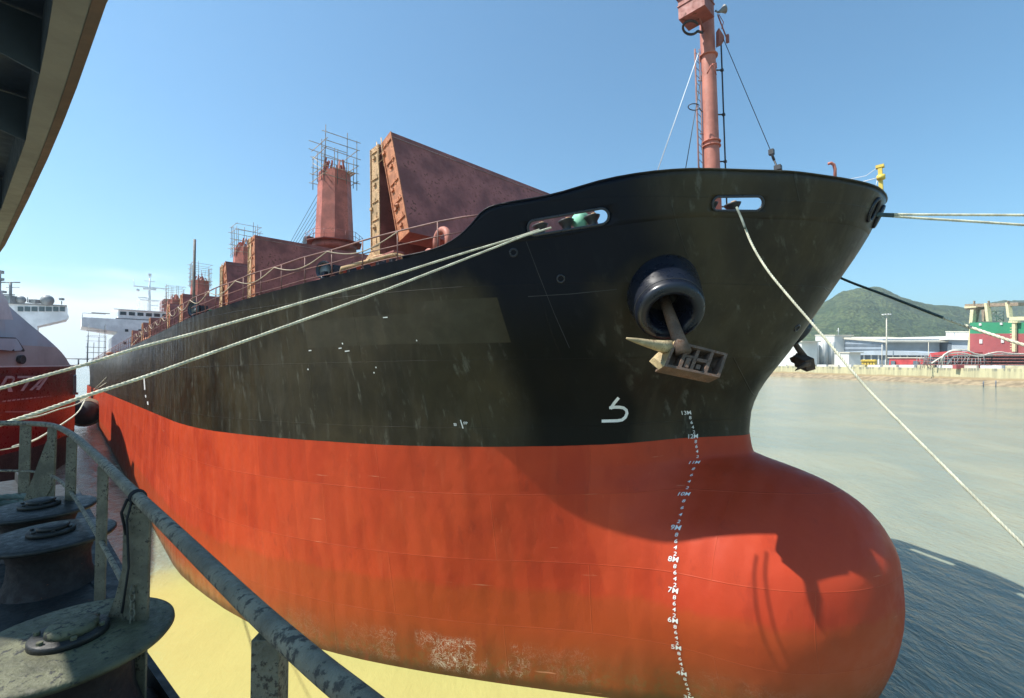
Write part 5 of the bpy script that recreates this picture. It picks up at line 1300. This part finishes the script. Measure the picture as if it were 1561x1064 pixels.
# ship section in green and red
SR = paint('block_red', (.36,.085,.085), .7, .12, .05, sc_=.1, bump=.1); SG = paint('block_green', (.03,.25,.12), .65, .12, .05, sc_=.1, bump=.1)
b = bld('ship_under_repair', 'green over red ship side standing in the yard at the right edge', 'ship', 1540, 300)
far_prism(rect(1478.5,1760,508.5,541), 300, 30, 'lower_side', SR, b); far_prism(rect(1478.5,1760,491.5,508.5), 300, 30, 'upper_side', SG, b)
for x, y, w_, h_ in ((1494,494.5,3.6,3.4),(1526,493.5,3.6,3.4),(1495,520.5,4.2,6.2),(1528,519.5,4.2,6.2)): far_prism(rect(x-w_/2,x+w_/2,y-h_/2,y+h_/2), 299.5, .45, 'square_mark', BWHT, b)
far_prism(rect(1542.5,1547.5,491,536), 298, 1.2, 'stair_tower', paint('pale_yellow', (.66,.60,.36), .6, .15, bump=.1), b); far_prism(rect(1537,1551,489.5,492), 297.5, 2, 'stair_tower', MATS['pale_yellow'], b)
m = MB()
for k in range(9): m.tube([at(1540,500+k*4,297.8), at(1550,500.5+k*4,297.8)], .25, 4)
m.build('rungs', MATS['pale_yellow'], b)
# yellow gantry head over the block
PYL = MATS['pale_yellow']; GB = paint('gantry_brown', (.30,.23,.16), .8, .3, .2, bump=.2)
b = bld('gantry_crane', 'yellow gantry structure with lattice bracing above the green and red ship side', 'crane', 1500, 320)
far_prism([(1470,469),(1472,472.5),(1487,472.5),(1488,468),(1552,466),(1552,461),(1471,463.5)], 320, 8, 'girder', GB, b); far_prism([(1469,467),(1488,466.8),(1488,468.6),(1471,470)], 319, 1, 'walkway', PYL, b)
for p in ([(1477,493),(1482,493),(1484,472),(1479,472)], [(1503,490),(1507,490),(1504,462),(1500,462)], [(1535,484),(1539,484),(1536,461),(1532,461)]): far_prism(p, 319, 2.5, 'leg', PYL, b)
for p in ([(1482,493),(1485,493),(1489,472),(1484,472)], [(1497,490),(1500,490),(1501,472),(1496,472)], [(1474,541),(1478,541),(1481,510),(1478.6,495),(1476.5,510)]): far_prism(p, 321, 2.5, 'leg', GB if p[0][0] != 1474 else PYL, b)
m = MB()
for a, c in (((1508,489),(1530,475)),((1508,475),(1530,489)),((1508,482),(1530,482)),((1508,475),(1530,474)),((1519,490),(1519,474)),((1530,490),(1530,474)),((1508,489),(1519,474)),((1519,489),(1532,478))): m.tube([at(*a,318), at(*c,318)], .28, 5)
m.build('lattice', BBGE, b)
far_prism([(1538,489),(1600,487),(1600,482),(1539,483)], 318, 3, 'walkway', PYL, b)
for x in (1484,1506,1536): far_prism(rect(x-.7,x+.7,458.5,463), 319, 1, 'railing_post', GB, b)
# scaffold grillage and white pipes in front of it
RBR = paint('grillage_red', (.24,.085,.07), .8, .3, .2, bump=.3)
b = bld('steel_staging', 'low reddish brown staging full of poles in front of the green and red ship side', 'staging', 1500, 285); rnd = random.Random(21)
m = MB()
for k in range(46):
    x = 1398+k*5.2+rnd.uniform(-1,1); m.tube([at(x, gy(285), 285), at(x+rnd.uniform(-1.5,1.5), rnd.choice((537,540,543,546)), 285)], .16, 4)
for k in range(26):
    x = 1400+rnd.uniform(0,220); m.tube([at(x, gy(284), 284), at(x+rnd.choice((-1,1))*rnd.uniform(8,16), 541, 284)], .13, 4)
m.build('pole', GREY, b)
for y0, y1, x0 in ((541,543,1424),(546,547.5,1400),(550.5,552,1398),(555,556.5,1398)): far_prism(rect(x0,1660,y0,y1), 286, 9, 'platform', RBR, b)
far_prism([(1412,557),(1660,557),(1660,542),(1450,542),(1425,550)], 292, 4, 'back_panel', BDRK, b)
far_prism([(1415,544),(1480,544),(1480,537),(1445,535.5),(1418,538)], 300, 8, 'covered_stack', BRED, b)
WPIPE = paint('white_hose', (.66,.62,.52), .6, .15, bump=.1)
for lab, pix in (('uppermost pale hose arching over the staging', [(1436,556),(1438,545),(1446,536),(1458,533),(1472,533.5),(1485,539),(1500,541),(1530,540),(1600,539)]),
                 ('pale hose with the widest sag, ending at the quay left of the staging', [(1420,554),(1434,545),(1448,539),(1466,538),(1482,542),(1492,543.5),(1508,539),(1524,536.5),(1540,539),(1600,540)]),
                 ('straightest pale hose along the staging, nearest the water', [(1443,556),(1452,545),(1462,541.5),(1500,542),(1561,541),(1620,541)]),
                 ('short steep pale hose at the left end of the staging', [(1433,553),(1437,543),(1444,537.5),(1454,534.5),(1466,534.8)])):
    m = MB(); m.tube(curve3(pix, 282, 280), .42, 8); tag(m.build('hose', WPIPE), lab, 'hose', 'pale hoses over the staging')
for i, (x0, x1, D, mt) in enumerate(((1300,1345,405,BBGE),(1362,1440,330,BWHT),(1455,1492,270,SR),(1500,1512,262,BDRK),(1516,1600,255,BBLU))):
    y0 = 553+(CAM_H-QZ-2.2)/D*F; c = at((x0+x1)/2, gy(D), D)
    m = MB(); w_ = (x1-x0)/F*D; m.box(c+Vector((0,0,1.1)), (w_, 2.4, 2.2)); 
    for k in range(int(w_/1.2)): m.box(c+Vector((-w_/2+.6+k*1.2, -1.22, 1.1)), (.12,.06,2.0))
    tag(m.build('container', mt), ['beige container on the quay under the low shed', 'long white container lying on the quay between the red structure and the staging', 'dull red container on the quay edge below the staging', 'small dark container beside the dull red one on the quay edge', 'blue-grey container on the quay edge at the far right'][i], 'container', 'containers on the quay')
for i, (x, y0, y1) in enumerate(((1499,581,590),(1518,580,590),(1534,578.5,588),(1545.5,574,587),(1559,572,584))):
    D = CAM_H/(y1-553)*F; m = MB(); m.tube([at(x,y1+2,D), at(x+.2,y0,D)], .22, 6); m.tube([at(x-1.2,y0+3,D), at(x+1.2,y0+3,D)], .1, 4)
    tag(m.build('mooring_pile', BDRK), 'dark pile standing in the shallow water at the foot of the quay wall', 'pile', 'piles along the mud bank')

# wooded hill behind the yard
def hill_mat():
    k = NB('hill_woods'); a = k.noise(.02, 6, .65); b = k.noise(.09, 5, .7); c = k.noise(.006, 4, .6)
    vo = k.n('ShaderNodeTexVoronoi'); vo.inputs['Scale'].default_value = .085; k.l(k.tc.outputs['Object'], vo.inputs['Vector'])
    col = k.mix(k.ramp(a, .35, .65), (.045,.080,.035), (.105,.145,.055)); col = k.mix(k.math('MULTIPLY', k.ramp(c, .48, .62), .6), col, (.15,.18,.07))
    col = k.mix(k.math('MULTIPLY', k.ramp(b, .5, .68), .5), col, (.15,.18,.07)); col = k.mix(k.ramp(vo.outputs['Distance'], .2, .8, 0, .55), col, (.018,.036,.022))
    h = k.math('SUBTRACT', k.math('MULTIPLY', b, 1.0), k.math('MULTIPLY', vo.outputs['Distance'], .8))
    return k.fin(col, .9, 0, k.bump(h, 1.0, 9.0), .2)
HM = hill_mat()
def hill(name, xs, ys_, D0, D1, x0, x1, nx=260, nd=46, seed=0):
    f = pchip(xs, ys_); rows = []
    for j in range(nd+1):
        t = j/nd; row = []
        for i in range(nx+1):
            x = x0+(x1-x0)*i/nx; r = ray(x, 553); D = D0+(D1-D0)*t*1.5; p = CP+r*D
            top = (553-f(x))/F*D1+CAM_H-QZ
            u = min(t*1.5, 1.5); prof = math.sin(min(u, 1)*math.pi/2)**.9 if u <= 1 else max(0, 1-(u-1)*.9)
            z = QZ+4+top*prof*1.0
            nzv = noise.fractal(Vector((p.x*.0045+seed, p.y*.0045, 0)), 1.0, 2.0, 5)
            n2 = noise.noise(Vector((p.x*.03, p.y*.03, seed)))
            gul = noise.fractal(Vector((p.x*.0022, p.y*.0010, 3+seed)), 1.0, 2.0, 3)
            amp = max(0, min(1, u*3))*(1-.75*max(0, 1-abs(1-u)*4) if abs(1-u) < .25 else 1)
            row.append(Vector((p.x, p.y, z+amp*(nzv*26+gul*38*math.sin(min(u,1)*math.pi))+n2*4.5)))
        rows.append(row)
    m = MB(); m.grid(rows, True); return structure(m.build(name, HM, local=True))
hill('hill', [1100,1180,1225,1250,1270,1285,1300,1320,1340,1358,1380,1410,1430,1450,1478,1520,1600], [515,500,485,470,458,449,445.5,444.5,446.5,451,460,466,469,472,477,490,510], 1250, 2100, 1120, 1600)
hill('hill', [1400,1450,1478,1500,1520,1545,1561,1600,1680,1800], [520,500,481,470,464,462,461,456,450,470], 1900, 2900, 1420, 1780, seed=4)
# pylon line and path left as they are: a lighter ridge track climbs the nearer hill
for o in sc.objects:
    if o.type == 'MESH' and o.parent is None and not o.get('label') and not o.get('kind'): o['kind'] = 'structure'
# ------------------------------------------------------------------ the air over the harbour
m = MB(); m.box((0, 2900, 310), (15800, 9900, 623)); hz = m.build('haze', None, local=True); hz['kind'] = 'stuff'
hm = bpy.data.materials.new('haze'); hm.use_nodes = True; t = hm.node_tree; t.nodes.clear(); o_ = t.nodes.new('ShaderNodeOutputMaterial'); pv = t.nodes.new('ShaderNodeVolumePrincipled')
pv.inputs['Color'].default_value = (.88, .95, 1.0, 1); pv.inputs['Density'].default_value = .00014; pv.inputs['Anisotropy'].default_value = .3
t.links.new(pv.outputs[0], o_.inputs['Volume']); hz.data.materials.append(hm)
sc.cycles.volume_bounces = 0
